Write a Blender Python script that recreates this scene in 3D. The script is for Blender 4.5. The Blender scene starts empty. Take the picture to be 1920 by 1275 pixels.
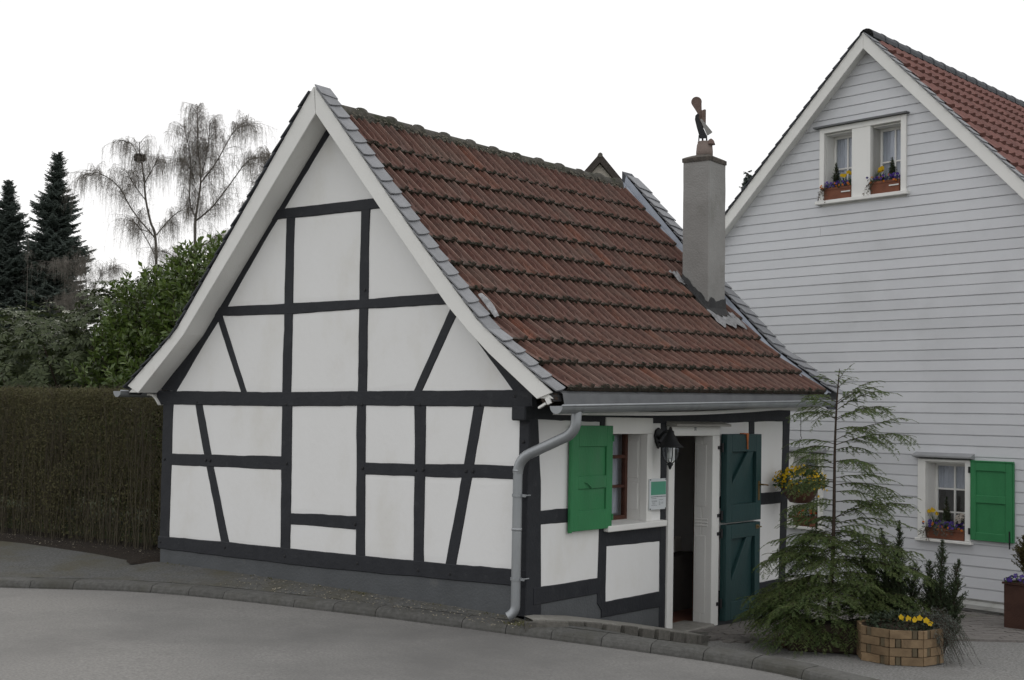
import bpy, math, random
import numpy as np
from mathutils import Vector, Matrix, noise as mnoise

random.seed(7)
rng = np.random.default_rng(7)
sc = bpy.context.scene
PI = math.pi
rad = math.radians

# ------------------------------------------------------------------ camera
cam_d = bpy.data.cameras.new("camera")
cam_d.sensor_fit = 'HORIZONTAL'
cam_d.sensor_width = 36.0
cam_d.lens = 47.25
cam_d.clip_start = 0.1
cam_d.clip_end = 3000.0
cam = bpy.data.objects.new("camera", cam_d)
sc.collection.objects.link(cam)
RM = ((0.80411615, -0.01646399, -0.59424419),
      (0.59413674, 0.05583536, 0.80242370),
      (0.01996875, -0.99830424, 0.05467998))
cam.matrix_world = Matrix(((RM[0][0], -RM[0][1], -RM[0][2], 7.07577),
                           (RM[1][0], -RM[1][1], -RM[1][2], -9.83741),
                           (RM[2][0], -RM[2][1], -RM[2][2], 1.80157),
                           (0, 0, 0, 1)))
sc.camera = cam

# ------------------------------------------------------------------ world: overcast sky
SUN_EL, SUN_AZ = 36.0, 0.0
sun_dir = Vector((-0.75, 0.66, 0.0)).normalized()        # horizontal direction towards the sun (behind the cottage)
wd = bpy.data.worlds.new("World")
sc.world = wd
wd.use_nodes = True
nt = wd.node_tree
nt.nodes.clear()
n_out = nt.nodes.new("ShaderNodeOutputWorld")
n_bg = nt.nodes.new("ShaderNodeBackground")
n_sky = nt.nodes.new("ShaderNodeTexSky")
n_sky.sky_type = 'NISHITA'
n_sky.sun_disc = False
n_sky.sun_elevation = rad(SUN_EL)
n_sky.sun_rotation = math.atan2(sun_dir.x, sun_dir.y)
n_sky.air_density = 1.0
n_sky.dust_density = 4.0
n_mix = nt.nodes.new("ShaderNodeMixRGB")
n_mix.inputs[0].default_value = 0.97                      # the closed cloud layer in front of the clear sky
n_tc = nt.nodes.new("ShaderNodeTexCoord")
n_no = nt.nodes.new("ShaderNodeTexNoise")
n_no.inputs['Scale'].default_value = 2.2
n_no.inputs['Detail'].default_value = 4
n_cr = nt.nodes.new("ShaderNodeValToRGB")
n_cr.color_ramp.elements[0].position = 0.3
n_cr.color_ramp.elements[0].color = (10.2, 10.25, 10.4, 1)
n_cr.color_ramp.elements[1].position = 0.7
n_cr.color_ramp.elements[1].color = (10.9, 10.9, 10.9, 1)
nt.links.new(n_tc.outputs['Generated'], n_no.inputs['Vector'])
nt.links.new(n_no.outputs['Fac'], n_cr.inputs['Fac'])
nt.links.new(n_sky.outputs[0], n_mix.inputs[1])
nt.links.new(n_cr.outputs[0], n_mix.inputs[2])
nt.links.new(n_mix.outputs[0], n_bg.inputs['Color'])
n_bg.inputs['Strength'].default_value = 0.10
nt.links.new(n_bg.outputs[0], n_out.inputs['Surface'])

sun_l = bpy.data.lights.new("sun", 'SUN')
sun_l.energy = 0.6
sun_l.angle = rad(12)
sun_l.color = (1.0, 0.95, 0.88)
sun = bpy.data.objects.new("sun", sun_l)
sc.collection.objects.link(sun)
sdir = Vector((sun_dir.x * math.cos(rad(SUN_EL)), sun_dir.y * math.cos(rad(SUN_EL)), math.sin(rad(SUN_EL))))
sun.rotation_euler = (-sdir).to_track_quat('-Z', 'Y').to_euler()
sun.location = sdir * 60

sc.view_settings.view_transform = 'Standard'
sc.view_settings.look = 'None'
sc.view_settings.exposure = 0.0
sc.view_settings.gamma = 1.0
sc.view_settings.use_curve_mapping = False

# ------------------------------------------------------------------ helpers
COL = sc.collection


def woff(o):
    v = Vector((0, 0, 0))
    while o is not None:
        v = v + o.location
        o = o.parent
    return v


def tag(o, label=None, cat=None, group=None, kind=None):
    if label: o['label'] = label
    if cat: o['category'] = cat
    if group: o['group'] = group
    if kind: o['kind'] = kind
    return o


def empty(name, loc, label=None, cat=None, group=None):
    o = bpy.data.objects.new(name, None)
    o.empty_display_size = 0.2
    COL.objects.link(o)
    o.location = loc
    return tag(o, label, cat, group)


def link(name, me, mat, parent=None, smooth=False, bevel=0.0):
    if mat is not None:
        me.materials.append(mat)
    if smooth:
        me.polygons.foreach_set('use_smooth', [True] * len(me.polygons))
    o = bpy.data.objects.new(name, me)
    COL.objects.link(o)
    if parent is not None:
        off = woff(parent)
        o.parent = parent
        o.location = -off
    if bevel:
        b = o.modifiers.new('bevel', 'BEVEL')
        b.width = bevel
        b.segments = 1
        b.limit_method = 'ANGLE'
    return o


def inst(name, me, parent, mw):
    """a piece that shares its mesh; mw = world matrix"""
    o = bpy.data.objects.new(name, me)
    COL.objects.link(o)
    if parent is not None:
        off = woff(parent)
        o.parent = parent
        mw = Matrix.Translation(-off) @ mw
    o.matrix_basis = mw
    return o


class MB:
    def __init__(self):
        self.v = []
        self.f = []

    def add(self, vs, fs):
        n = len(self.v)
        self.v.extend([tuple(map(float, p)) for p in vs])
        self.f.extend([tuple(i + n for i in f) for f in fs])
        return self

    def box(self, x0, x1, y0, y1, z0, z1, fn=None):
        vs = [(x, y, z) for z in (z0, z1) for y in (y0, y1) for x in (x0, x1)]
        if fn: vs = [fn(*p) for p in vs]
        return self.add(vs, [(0, 2, 3, 1), (4, 5, 7, 6), (0, 1, 5, 4), (2, 6, 7, 3), (0, 4, 6, 2), (1, 3, 7, 5)])

    def prism(self, poly, d0, d1, fn):
        n = len(poly)
        vs = [fn(a, b, d0) for a, b in poly] + [fn(a, b, d1) for a, b in poly]
        fs = [tuple(range(n))[::-1], tuple(range(n, 2 * n))]
        fs += [(i, (i + 1) % n, n + (i + 1) % n, n + i) for i in range(n)]
        return self.add(vs, fs)

    def tube(self, pts, r, n=8, caps=True):
        pts = [Vector(p) for p in pts]
        m = len(pts)
        rs = r if isinstance(r, (list, tuple)) else [r] * m
        vs = []
        ref = None
        for i, p in enumerate(pts):
            t = (pts[min(i + 1, m - 1)] - pts[max(i - 1, 0)]).normalized()
            if ref is None:
                ref = t.orthogonal().normalized()
            a = (ref - t * ref.dot(t)).normalized()
            ref = a
            b = t.cross(a)
            for k in range(n):
                an = 2 * PI * k / n
                vs.append(p + (a * math.cos(an) + b * math.sin(an)) * rs[i])
        fs = []
        for i in range(m - 1):
            for k in range(n):
                fs.append((i * n + k, i * n + (k + 1) % n, (i + 1) * n + (k + 1) % n, (i + 1) * n + k))
        if caps:
            fs.append(tuple(range(n))[::-1])
            fs.append(tuple((m - 1) * n + k for k in range(n)))
        return self.add(vs, fs)

    def lathe(self, prof, n=16, o=(0, 0, 0), cap=True):
        vs = []
        for r, z in prof:
            for k in range(n):
                an = 2 * PI * k / n
                vs.append((o[0] + r * math.cos(an), o[1] + r * math.sin(an), o[2] + z))
        fs = []
        m = len(prof)
        for i in range(m - 1):
            for k in range(n):
                fs.append((i * n + k, i * n + (k + 1) % n, (i + 1) * n + (k + 1) % n, (i + 1) * n + k))
        if cap:
            fs.append(tuple(range(n))[::-1])
            fs.append(tuple((m - 1) * n + k for k in range(n)))
        return self.add(vs, fs)

    def mesh(self, name):
        me = bpy.data.meshes.new(name)
        me.from_pydata(self.v, [], self.f)
        me.validate()
        import bmesh
        bm = bmesh.new()
        bm.from_mesh(me)
        bmesh.ops.recalc_face_normals(bm, faces=bm.faces)
        bm.to_mesh(me)
        bm.free()
        return me

    def build(self, name, mat, parent=None, smooth=False, bevel=0.0):
        return link(name, self.mesh(name), mat, parent, smooth, bevel)


def np_mesh(name, V, F):
    """V (n,3), F (m,k) numpy -> mesh"""
    me = bpy.data.meshes.new(name)
    V = np.asarray(V, dtype=np.float32)
    F = np.asarray(F, dtype=np.int32)
    m, k = F.shape
    me.vertices.add(len(V))
    me.vertices.foreach_set('co', V.ravel())
    me.loops.add(m * k)
    me.loops.foreach_set('vertex_index', F.ravel())
    me.polygons.add(m)
    me.polygons.foreach_set('loop_start', np.arange(0, m * k, k, dtype=np.int32))
    try:
        me.polygons.foreach_set('loop_total', np.full(m, k, dtype=np.int32))
    except Exception:
        pass
    me.update(calc_edges=True)
    return me


def norm(a):
    return a / np.maximum(np.linalg.norm(a, axis=-1, keepdims=True), 1e-9)


def leaf_mesh(name, P, D, N, L, W, fold=0.12, wide=0.5):
    """bent leaves: P base, D direction, N up normal, L length, W width"""
    P, D, N = np.asarray(P, float), norm(np.asarray(D, float)), np.asarray(N, float)
    S = norm(np.cross(D, N))
    N = np.cross(S, D)
    L = np.broadcast_to(np.asarray(L, float), (len(P),))[:, None]
    W = np.broadcast_to(np.asarray(W, float), (len(P),))[:, None]
    mid = P + D * L * wide
    tip = P + D * L - N * L * fold
    c = mid - N * W * 0.18
    a = mid + S * W * 0.5
    b = mid - S * W * 0.5
    V = np.stack([P, a, tip, b, c], 1).reshape(-1, 3)
    i = np.arange(len(P))[:, None] * 5
    F = np.concatenate([np.concatenate([i, i + 1, i + 2, i + 4], 1), np.concatenate([i, i + 4, i + 2, i + 3], 1)])
    return np_mesh(name, V, F)


def blade_arrays(P, D, N, L, W, full=False):
    """flat pointed needles (one quad each): returns V, F"""
    P, D, N = np.asarray(P, float), norm(np.asarray(D, float)), np.asarray(N, float)
    S = norm(np.cross(D, N))
    L = np.broadcast_to(np.asarray(L, float), (len(P),))[:, None]
    W = np.broadcast_to(np.asarray(W, float), (len(P),))[:, None]
    if full:
        V = np.stack([P - S * W * .4, P + S * W * .4, P + D * L + S * W * .35, P + D * L - S * W * .35], 1).reshape(-1, 3)
    else:
        V = np.stack([P, P + D * L * .5 + S * W * .5, P + D * L, P + D * L * .5 - S * W * .5], 1).reshape(-1, 3)
    i = np.arange(len(P))[:, None] * 4
    return V, np.concatenate([i, i + 1, i + 2, i + 3], 1)


def tubes_arrays(P, R, n=3):
    """P (N,K,3) polylines, R (N,K) radii"""
    P = np.asarray(P, float)
    N_, K, _ = P.shape
    T = norm(P[:, -1] - P[:, 0])
    ref = np.where(np.abs(T[:, 2:3]) < .8, np.array([[0, 0, 1.]]), np.array([[1., 0, 0]]))
    A = norm(np.cross(T, ref))
    B = np.cross(T, A)
    an = np.arange(n) * 2 * PI / n
    off = A[:, None, None, :] * np.cos(an)[None, None, :, None] + B[:, None, None, :] * np.sin(an)[None, None, :, None]
    V = P[:, :, None, :] + off * np.asarray(R)[:, :, None, None]
    idx = np.arange(N_ * K * n).reshape(N_, K, n)
    a = idx[:, :-1, :]
    b = np.roll(idx, -1, 2)[:, :-1, :]
    c = np.roll(idx, -1, 2)[:, 1:, :]
    d = idx[:, 1:, :]
    F = np.stack([a, b, c, d], -1).reshape(-1, 4)
    return V.reshape(-1, 3), F


def join_arrays(parts):
    Vs, Fs, n = [], [], 0
    for V, F in parts:
        Vs.append(V)
        Fs.append(F + n)
        n += len(V)
    return np.concatenate(Vs), np.concatenate(Fs)


# ------------------------------------------------------------------ materials
def mat(name, c1, c2=None, scale=4.0, rough=0.8, bump=0.0, bscale=60.0, rnd=0.0, spec=0.3, metal=0.0, stain=None,
        st_scale=1.2, st_lo=0.55, st_hi=0.75, stretch=(1, 1, 1), detail=6.0, coat=0.0, bdist=0.02, sheen=0, trans=0.0, st_max=1.0):
    m = bpy.data.materials.new(name)
    m.use_nodes = True
    nt = m.node_tree
    b = nt.nodes['Principled BSDF']
    b.inputs['Roughness'].default_value = rough
    b.inputs['Specular IOR Level'].default_value = spec
    b.inputs['Metallic'].default_value = metal
    b.inputs['Coat Weight'].default_value = coat
    geo = nt.nodes.new('ShaderNodeNewGeometry')
    mp = nt.nodes.new('ShaderNodeMapping')
    mp.inputs['Scale'].default_value = stretch
    nt.links.new(geo.outputs['Position'], mp.inputs['Vector'])
    src = None
    if c2 is None:
        c2 = tuple(x * .82 for x in c1)
    no = nt.nodes.new('ShaderNodeTexNoise')
    no.inputs['Scale'].default_value = scale
    no.inputs['Detail'].default_value = detail
    no.inputs['Roughness'].default_value = .6
    nt.links.new(mp.outputs[0], no.inputs['Vector'])
    cr = nt.nodes.new('ShaderNodeValToRGB')
    cr.color_ramp.elements[0].position = .32
    cr.color_ramp.elements[1].position = .68
    cr.color_ramp.elements[0].color = (*c1, 1)
    cr.color_ramp.elements[1].color = (*c2, 1)
    nt.links.new(no.outputs['Fac'], cr.inputs['Fac'])
    src = cr.outputs[0]
    if stain is not None:
        n2 = nt.nodes.new('ShaderNodeTexNoise')
        n2.inputs['Scale'].default_value = st_scale
        n2.inputs['Detail'].default_value = 8
        n2.inputs['Roughness'].default_value = .65
        nt.links.new(mp.outputs[0], n2.inputs['Vector'])
        mr = nt.nodes.new('ShaderNodeMapRange')
        mr.inputs['From Min'].default_value = st_lo
        mr.inputs['From Max'].default_value = st_hi
        mr.inputs['To Max'].default_value = st_max
        nt.links.new(n2.outputs['Fac'], mr.inputs['Value'])
        mx = nt.nodes.new('ShaderNodeMixRGB')
        nt.links.new(mr.outputs[0], mx.inputs[0])
        nt.links.new(src, mx.inputs[1])
        mx.inputs[2].default_value = (*stain, 1)
        src = mx.outputs[0]
    if rnd:
        oi = nt.nodes.new('ShaderNodeObjectInfo')
        mr = nt.nodes.new('ShaderNodeMapRange')
        mr.inputs['To Min'].default_value = 1 - rnd
        mr.inputs['To Max'].default_value = 1 + rnd
        nt.links.new(oi.outputs['Random'], mr.inputs['Value'])
        hs = nt.nodes.new('ShaderNodeHueSaturation')
        nt.links.new(mr.outputs[0], hs.inputs['Value'])
        nt.links.new(src, hs.inputs['Color'])
        src = hs.outputs[0]
    nt.links.new(src, b.inputs['Base Color'])
    if bump:
        n3 = nt.nodes.new('ShaderNodeTexNoise')
        n3.inputs['Scale'].default_value = bscale
        n3.inputs['Detail'].default_value = 5
        nt.links.new(mp.outputs[0], n3.inputs['Vector'])
        bp = nt.nodes.new('ShaderNodeBump')
        bp.inputs['Strength'].default_value = bump
        bp.inputs['Distance'].default_value = bdist
        nt.links.new(n3.outputs['Fac'], bp.inputs['Height'])
        nt.links.new(bp.outputs[0], b.inputs['Normal'])
    if trans:
        out = nt.nodes['Material Output']
        tr = nt.nodes.new('ShaderNodeBsdfTranslucent')
        nt.links.new(src, tr.inputs['Color'])
        ms = nt.nodes.new('ShaderNodeMixShader')
        ms.inputs[0].default_value = trans
        nt.links.new(b.outputs[0], ms.inputs[1])
        nt.links.new(tr.outputs[0], ms.inputs[2])
        nt.links.new(ms.outputs[0], out.inputs['Surface'])
    return m


PLASTER = mat('white_plaster', (.775, .775, .77), (.745, .742, .73), 1.6, .9, .10, 22, stain=(.60, .575, .50), st_scale=1.6, st_lo=.52, st_hi=.84, st_max=.45, stretch=(1, 1, .6))
TIMBER = mat('black_timber', (.025, .027, .032), (.018, .0195, .024), 7, .62, .2, 30, stretch=(1, 1, 1), stain=(.060, .062, .066), st_scale=8, st_lo=.58, st_hi=.78, st_max=.55)
PLINTH = mat('plinth_paint', (.098, .104, .110), (.080, .085, .090), 3, .7, .3, 40, stain=(.16, .16, .15), st_scale=2.5, st_lo=.62, st_hi=.8)
WHITEWOOD = mat('white_wood', (.78, .775, .75), (.73, .725, .70), 2.0, .55, .1, 60, stain=(.55, .52, .46), st_scale=1.7, st_lo=.64, st_hi=.86, st_max=.55)
SIDING = mat('siding_paint', (.625, .635, .66), (.585, .595, .62), 1.2, .5, .06, 80, rnd=.03, stain=(.48, .49, .50), st_scale=.8, st_lo=.5, st_hi=.8, st_max=.6)
GREEN = mat('green_paint', (.037, .215, .082), (.030, .178, .068), 5, .48, .15, 60, spec=.35, stain=(.055, .17, .085), st_scale=3, st_lo=.55, st_hi=.8, stretch=(1, 1, .4))
DKGREEN = mat('dark_green_paint', (.017, .055, .056), (.014, .044, .045), 5, .48, .15, 60, spec=.35, stain=(.030, .066, .066), st_scale=3, st_lo=.58, st_hi=.8, stretch=(1, 1, .4))
BROWN = mat('brown_window_wood', (.09, .035, .022), (.06, .022, .014), 8, .5, .1, 60)
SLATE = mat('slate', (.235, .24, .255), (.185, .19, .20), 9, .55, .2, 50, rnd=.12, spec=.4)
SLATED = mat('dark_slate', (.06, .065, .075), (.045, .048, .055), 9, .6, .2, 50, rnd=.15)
ZINC = mat('zinc', (.34, .355, .365), (.27, .285, .30), 5, .42, .05, 60, metal=.55, spec=.5, stretch=(1, 1, .35))
ZINCD = mat('zinc_apron', (.145, .15, .155), (.11, .114, .12), 4, .55, .05, 60, metal=.3)
FLASH = mat('zinc_flashing', (.30, .325, .37), (.22, .24, .28), 5, .4, .1, 30, metal=.4)
LEAD = mat('lead_sheet', (.40, .40, .41), (.20, .20, .205), 16, .45, .6, 45, metal=.5)
TAR = mat('bitumen', (.028, .028, .03), (.05, .05, .05), 12, .7, .4, 60)
CHIM = mat('chimney_render', (.30, .295, .285), (.25, .245, .235), 3, .9, .35, 45, stain=(.19, .185, .165), st_scale=2.2, st_lo=.55, st_hi=.8)
CLAY = mat('clay_pot', (.25, .20, .18), (.20, .16, .14), 9, .85, .2, 40)
RUST = mat('rusty_metal', (.17, .12, .105), (.11, .075, .06), 14, .7, .3, 60)
RUSTP = mat('rust_planter', (.075, .036, .026), (.05, .024, .018), 6, .7, .2, 50)
IRON = mat('black_iron', (.018, .019, .021), (.012, .012, .014), 10, .5, .15, 60)
ROAD = mat('asphalt_road', (.255, .248, .236), (.165, .161, .155), 48, .92, .6, 70, detail=9, stain=(.135, .132, .128), st_scale=.30, st_lo=.45, st_hi=.64, st_max=.8, bdist=.006, spec=.15)
WALK = mat('asphalt_walk', (.150, .150, .146), (.085, .085, .082), 38, .95, .6, 170, detail=4, stain=(.100, .092, .064), st_scale=1.2, st_lo=.42, st_hi=.64, st_max=.8, bdist=.012, spec=.1)
KERB = mat('kerb_stone', (.118, .116, .110), (.075, .074, .069), 26, .9, .5, 90, rnd=.07, stain=(.065, .063, .05), st_scale=2.2, st_lo=.5, st_hi=.75, bdist=.01)
SETT = mat('sett_stone', (.135, .128, .115), (.09, .086, .076), 25, .9, .5, 80, rnd=.2)
CONC = mat('concrete', (.29, .28, .255), (.22, .21, .19), 14, .92, .4, 80, stain=(.12, .115, .09), st_scale=3)
GRAVEL = mat('gravel_yard', (.30, .295, .285), (.13, .127, .12), 45, .95, .8, 130, detail=3, stain=(.17, .165, .155), st_scale=.7, bdist=.012)
PAVER = mat('paver', (.19, .175, .165), (.14, .13, .12), 18, .9, .4, 80, rnd=.15, stain=(.075, .085, .045), st_scale=1.6, st_lo=.6, st_hi=.75)
SOIL = mat('soil', (.035, .026, .019), (.016, .012, .009), 26, 1.0, .9, 60, bdist=.03)
GRASS = mat('grass_ground', (.055, .075, .03), (.035, .05, .02), 3, 1.0, .5, 30)
MOSS = mat('moss', (.024, .027, .014), (.014, .014, .010), 30, 1.0, .8, 120)
MOSSY = mat('mortar_lichen', (.16, .145, .115), (.06, .055, .042), 40, 1.0, .6, 100)
RIDGE = mat('ridge_tile_clay', (.115, .108, .096), (.075, .070, .060), 12, .9, .5, 50, rnd=.15, stain=(.035, .04, .022), st_scale=5, st_lo=.48, st_hi=.7)
REDTILE = mat('red_tile', (.185, .082, .068), (.145, .064, .054), 8, .7, .2, 60, rnd=.12)
ORANGE = mat('orange_strap', (.55, .17, .05), (.42, .12, .035), 9, .6)
SIGNW = mat('sign_white', (.62, .65, .66), (.58, .61, .63), 3, .4)
SIGNG = mat('sign_green', (.075, .32, .215), (.09, .30, .20), 3, .4)
INK = mat('print_ink', (.10, .11, .13), (.08, .09, .11), 3, .5)
BRASS = mat('brass', (.30, .21, .10), (.2, .14, .07), 9, .4, metal=.7)
INTER = mat('interior_dark', (.17, .155, .14), (.12, .11, .10), 3, .9)
INTFL = mat('interior_floor', (.24, .115, .08), (.17, .08, .06), 5, .7)
CREAM = mat('cream_block', (.82, .79, .72), (.78, .74, .68), 4, .8)
CURT = mat('curtain', (.58, .58, .63), (.46, .46, .51), 9, .9, stretch=(6, 6, .6))
TERRA = mat('terracotta', (.22, .085, .05), (.16, .062, .038), 8, .75, .2, 60)
WOODP = mat('woven_wood', (.27, .19, .11), (.17, .115, .066), 7, .75, .3, 40, rnd=.22, stain=(.13, .09, .055), st_scale=6, st_lo=.58, st_hi=.75)
WOODD = mat('dark_wood', (.05, .034, .024), (.03, .022, .016), 8, .85)
BARK = mat('bark', (.06, .042, .032), (.035, .026, .02), 20, .95, .5, 60)
BIRCHB = mat('birch_bark', (.16, .145, .13), (.08, .07, .06), 6, .9)
TWIG = mat('birch_twig', (.26, .235, .21), (.19, .17, .15), 4, .9)
STEM = mat('hedge_stem', (.105, .090, .062), (.06, .052, .036), 9, .95)
HEDGEL = mat('hedge_leaf', (.088, .088, .042), (.125, .112, .060), 14, .8, spec=.15, trans=.25)
LAUREL = mat('laurel_leaf', (.135, .185, .042), (.070, .118, .030), 9, .32, spec=.4, trans=.35)
RHODO = mat('rhododendron_leaf', (.085, .105, .045), (.038, .054, .022), 9, .5, spec=.25, trans=.25)
SPRUCE = mat('spruce_needle', (.125, .150, .132), (.080, .102, .090), 2, .8, spec=.2, trans=.25)
HEML = mat('hemlock_needle', (.130, .168, .052), (.064, .110, .034), 9, .55, spec=.3, trans=.35)
YEW = mat('yew_needle', (.048, .070, .030), (.028, .046, .020), 12, .6, spec=.3, trans=.2)
THUJA = mat('thuja_leaf', (.085, .085, .025), (.06, .045, .016), 14, .7, trans=.2)
GREYL = mat('grey_leaf', (.16, .18, .16), (.09, .11, .09), 12, .8, trans=.2)
LEAFG = mat('plant_leaf', (.05, .10, .03), (.03, .065, .02), 20, .6, trans=.25)
YELLOW = mat('yellow_petal', (.72, .50, .015), (.62, .38, .01), 30, .6, trans=.3)
PURPLE = mat('purple_petal', (.10, .05, .30), (.06, .035, .2), 30, .6, trans=.3)
ORPET = mat('orange_petal', (.6, .2, .02), (.5, .14, .02), 30, .6, trans=.3)
REDPET = mat('red_petal', (.55, .06, .02), (.4, .04, .015), 30, .6, trans=.3)
PALEP = mat('pale_petal', (.5, .46, .42), (.4, .35, .3), 30, .6, trans=.3)
TAGW = mat('white_tag', (.75, .75, .72), None, 5, .5)
BEIGE = mat('beige_render', (.42, .39, .34), (.36, .33, .29), 4, .9)


def glass_mat():
    m = bpy.data.materials.new('window_glass')
    m.use_nodes = True
    nt = m.node_tree
    nt.nodes.clear()
    out = nt.nodes.new('ShaderNodeOutputMaterial')
    gl = nt.nodes.new('ShaderNodeBsdfGlossy')
    gl.inputs['Roughness'].default_value = .03
    gl.inputs['Color'].default_value = (.9, .93, 1, 1)
    tr = nt.nodes.new('ShaderNodeBsdfTransparent')
    tr.inputs['Color'].default_value = (.93, .95, .96, 1)
    fr = nt.nodes.new('ShaderNodeFresnel')
    fr.inputs['IOR'].default_value = 1.7
    mx = nt.nodes.new('ShaderNodeMixShader')
    ge = nt.nodes.new('ShaderNodeNewGeometry')          # no mirror on the inner faces of the thin panes
    sb_ = nt.nodes.new('ShaderNodeMath')
    sb_.operation = 'SUBTRACT'
    sb_.inputs[0].default_value = 1.0
    nt.links.new(ge.outputs['Backfacing'], sb_.inputs[1])
    ml = nt.nodes.new('ShaderNodeMath')
    ml.operation = 'MULTIPLY'
    nt.links.new(fr.outputs[0], ml.inputs[0])
    nt.links.new(sb_.outputs[0], ml.inputs[1])
    nt.links.new(ml.outputs[0], mx.inputs[0])
    nt.links.new(tr.outputs[0], mx.inputs[1])
    nt.links.new(gl.outputs[0], mx.inputs[2])
    nt.links.new(mx.outputs[0], out.inputs['Surface'])
    return m


GLASS = glass_mat()


def tile_mat():
    m = bpy.data.materials.new('roof_tile_clay')
    m.use_nodes = True
    nt = m.node_tree
    b = nt.nodes['Principled BSDF']
    b.inputs['Roughness'].default_value = .75
    b.inputs['Specular IOR Level'].default_value = .25
    oi = nt.nodes.new('ShaderNodeObjectInfo')
    cr = nt.nodes.new('ShaderNodeValToRGB')
    el = cr.color_ramp.elements
    el[0].position = 0
    el[0].color = (.132, .072, .060, 1)
    el[1].position = 1
    el[1].color = (.205, .085, .056, 1)
    for p, c in ((.25, (.158, .084, .066)), (.5, (.143, .070, .056)), (.75, (.145, .088, .074)), (.93, (.172, .082, .060))):
        e = el.new(p)
        e.color = (*c, 1)
    nt.links.new(oi.outputs['Random'], cr.inputs['Fac'])
    tc = nt.nodes.new('ShaderNodeTexCoord')
    geo = nt.nodes.new('ShaderNodeNewGeometry')
    # fine lichen and dirt
    no = nt.nodes.new('ShaderNodeTexNoise')
    no.inputs['Scale'].default_value = 17
    no.inputs['Detail'].default_value = 8
    no.inputs['Roughness'].default_value = .7
    nt.links.new(geo.outputs['Position'], no.inputs['Vector'])
    mr = nt.nodes.new('ShaderNodeMapRange')
    mr.inputs['From Min'].default_value = .45
    mr.inputs['From Max'].default_value = .72
    mr.inputs['To Max'].default_value = .75
    nt.links.new(no.outputs['Fac'], mr.inputs['Value'])
    mx = nt.nodes.new('ShaderNodeMixRGB')
    mx.inputs[2].default_value = (.048, .034, .030, 1)
    nt.links.new(mr.outputs[0], mx.inputs[0])
    nt.links.new(cr.outputs[0], mx.inputs[1])
    # pale bloom
    n4 = nt.nodes.new('ShaderNodeTexNoise')
    n4.inputs['Scale'].default_value = 2.1
    n4.inputs['Detail'].default_value = 6
    nt.links.new(geo.outputs['Position'], n4.inputs['Vector'])
    mr4 = nt.nodes.new('ShaderNodeMapRange')
    mr4.inputs['From Min'].default_value = .52
    mr4.inputs['From Max'].default_value = .8
    mr4.inputs['To Max'].default_value = .55
    nt.links.new(n4.outputs['Fac'], mr4.inputs['Value'])
    mx4 = nt.nodes.new('ShaderNodeMixRGB')
    mx4.inputs[2].default_value = (.15, .125, .105, 1)
    nt.links.new(mr4.outputs[0], mx4.inputs[0])
    nt.links.new(mx.outputs[0], mx4.inputs[1])
    # algae at the nose of each tile (local y runs down the slope, 0..0.40)
    sp = nt.nodes.new('ShaderNodeSeparateXYZ')
    nt.links.new(tc.outputs['Object'], sp.inputs[0])
    n5 = nt.nodes.new('ShaderNodeTexNoise')
    n5.inputs['Scale'].default_value = 30
    nt.links.new(geo.outputs['Position'], n5.inputs['Vector'])
    ad = nt.nodes.new('ShaderNodeMath')
    ad.operation = 'MULTIPLY_ADD'
    ad.inputs[1].default_value = .10
    nt.links.new(n5.outputs['Fac'], ad.inputs[0])
    nt.links.new(sp.outputs['Y'], ad.inputs[2])
    mr5 = nt.nodes.new('ShaderNodeMapRange')
    mr5.inputs['From Min'].default_value = .400
    mr5.inputs['From Max'].default_value = .44
    mr5.inputs['To Max'].default_value = .9
    nt.links.new(ad.outputs[0], mr5.inputs['Value'])
    mx5 = nt.nodes.new('ShaderNodeMixRGB')
    mx5.inputs[2].default_value = (.028, .026, .018, 1)
    nt.links.new(mr5.outputs[0], mx5.inputs[0])
    nt.links.new(mx4.outputs[0], mx5.inputs[1])
    # paler, noise-broken tone on the rib crests (local x across the tile)
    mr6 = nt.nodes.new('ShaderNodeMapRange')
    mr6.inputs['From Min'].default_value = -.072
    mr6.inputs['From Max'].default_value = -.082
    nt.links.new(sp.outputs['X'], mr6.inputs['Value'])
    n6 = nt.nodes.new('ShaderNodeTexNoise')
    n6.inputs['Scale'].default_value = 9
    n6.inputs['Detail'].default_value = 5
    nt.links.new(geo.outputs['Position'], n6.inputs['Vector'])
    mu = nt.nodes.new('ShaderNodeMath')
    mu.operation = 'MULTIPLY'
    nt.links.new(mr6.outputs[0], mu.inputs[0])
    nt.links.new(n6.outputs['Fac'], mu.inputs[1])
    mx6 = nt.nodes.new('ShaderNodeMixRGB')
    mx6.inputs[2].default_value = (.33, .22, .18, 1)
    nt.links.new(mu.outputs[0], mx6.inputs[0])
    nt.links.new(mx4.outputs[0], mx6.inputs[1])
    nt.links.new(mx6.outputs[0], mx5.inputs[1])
    nt.links.new(mx5.outputs[0], b.inputs['Base Color'])
    bp = nt.nodes.new('ShaderNodeBump')
    bp.inputs['Strength'].default_value = .35
    bp.inputs['Distance'].default_value = .01
    nt.links.new(no.outputs['Fac'], bp.inputs['Height'])
    nt.links.new(bp.outputs[0], b.inputs['Normal'])
    return m


TILE = tile_mat()

# ================================================================== GROUND
def catmull(pts, n=12):
    pts = [Vector(p) for p in pts]
    out = []
    for i in range(1, len(pts) - 2):
        p0, p1, p2, p3 = pts[i - 1], pts[i], pts[i + 1], pts[i + 2]
        for k in range(n):
            t = k / n
            out.append(0.5 * ((2 * p1) + (p2 - p0) * t + (2 * p0 - 5 * p1 + 4 * p2 - p3) * t * t + (3 * p1 - p0 - 3 * p2 + p3) * t ** 3))
    out.append(pts[-2])
    return out


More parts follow.
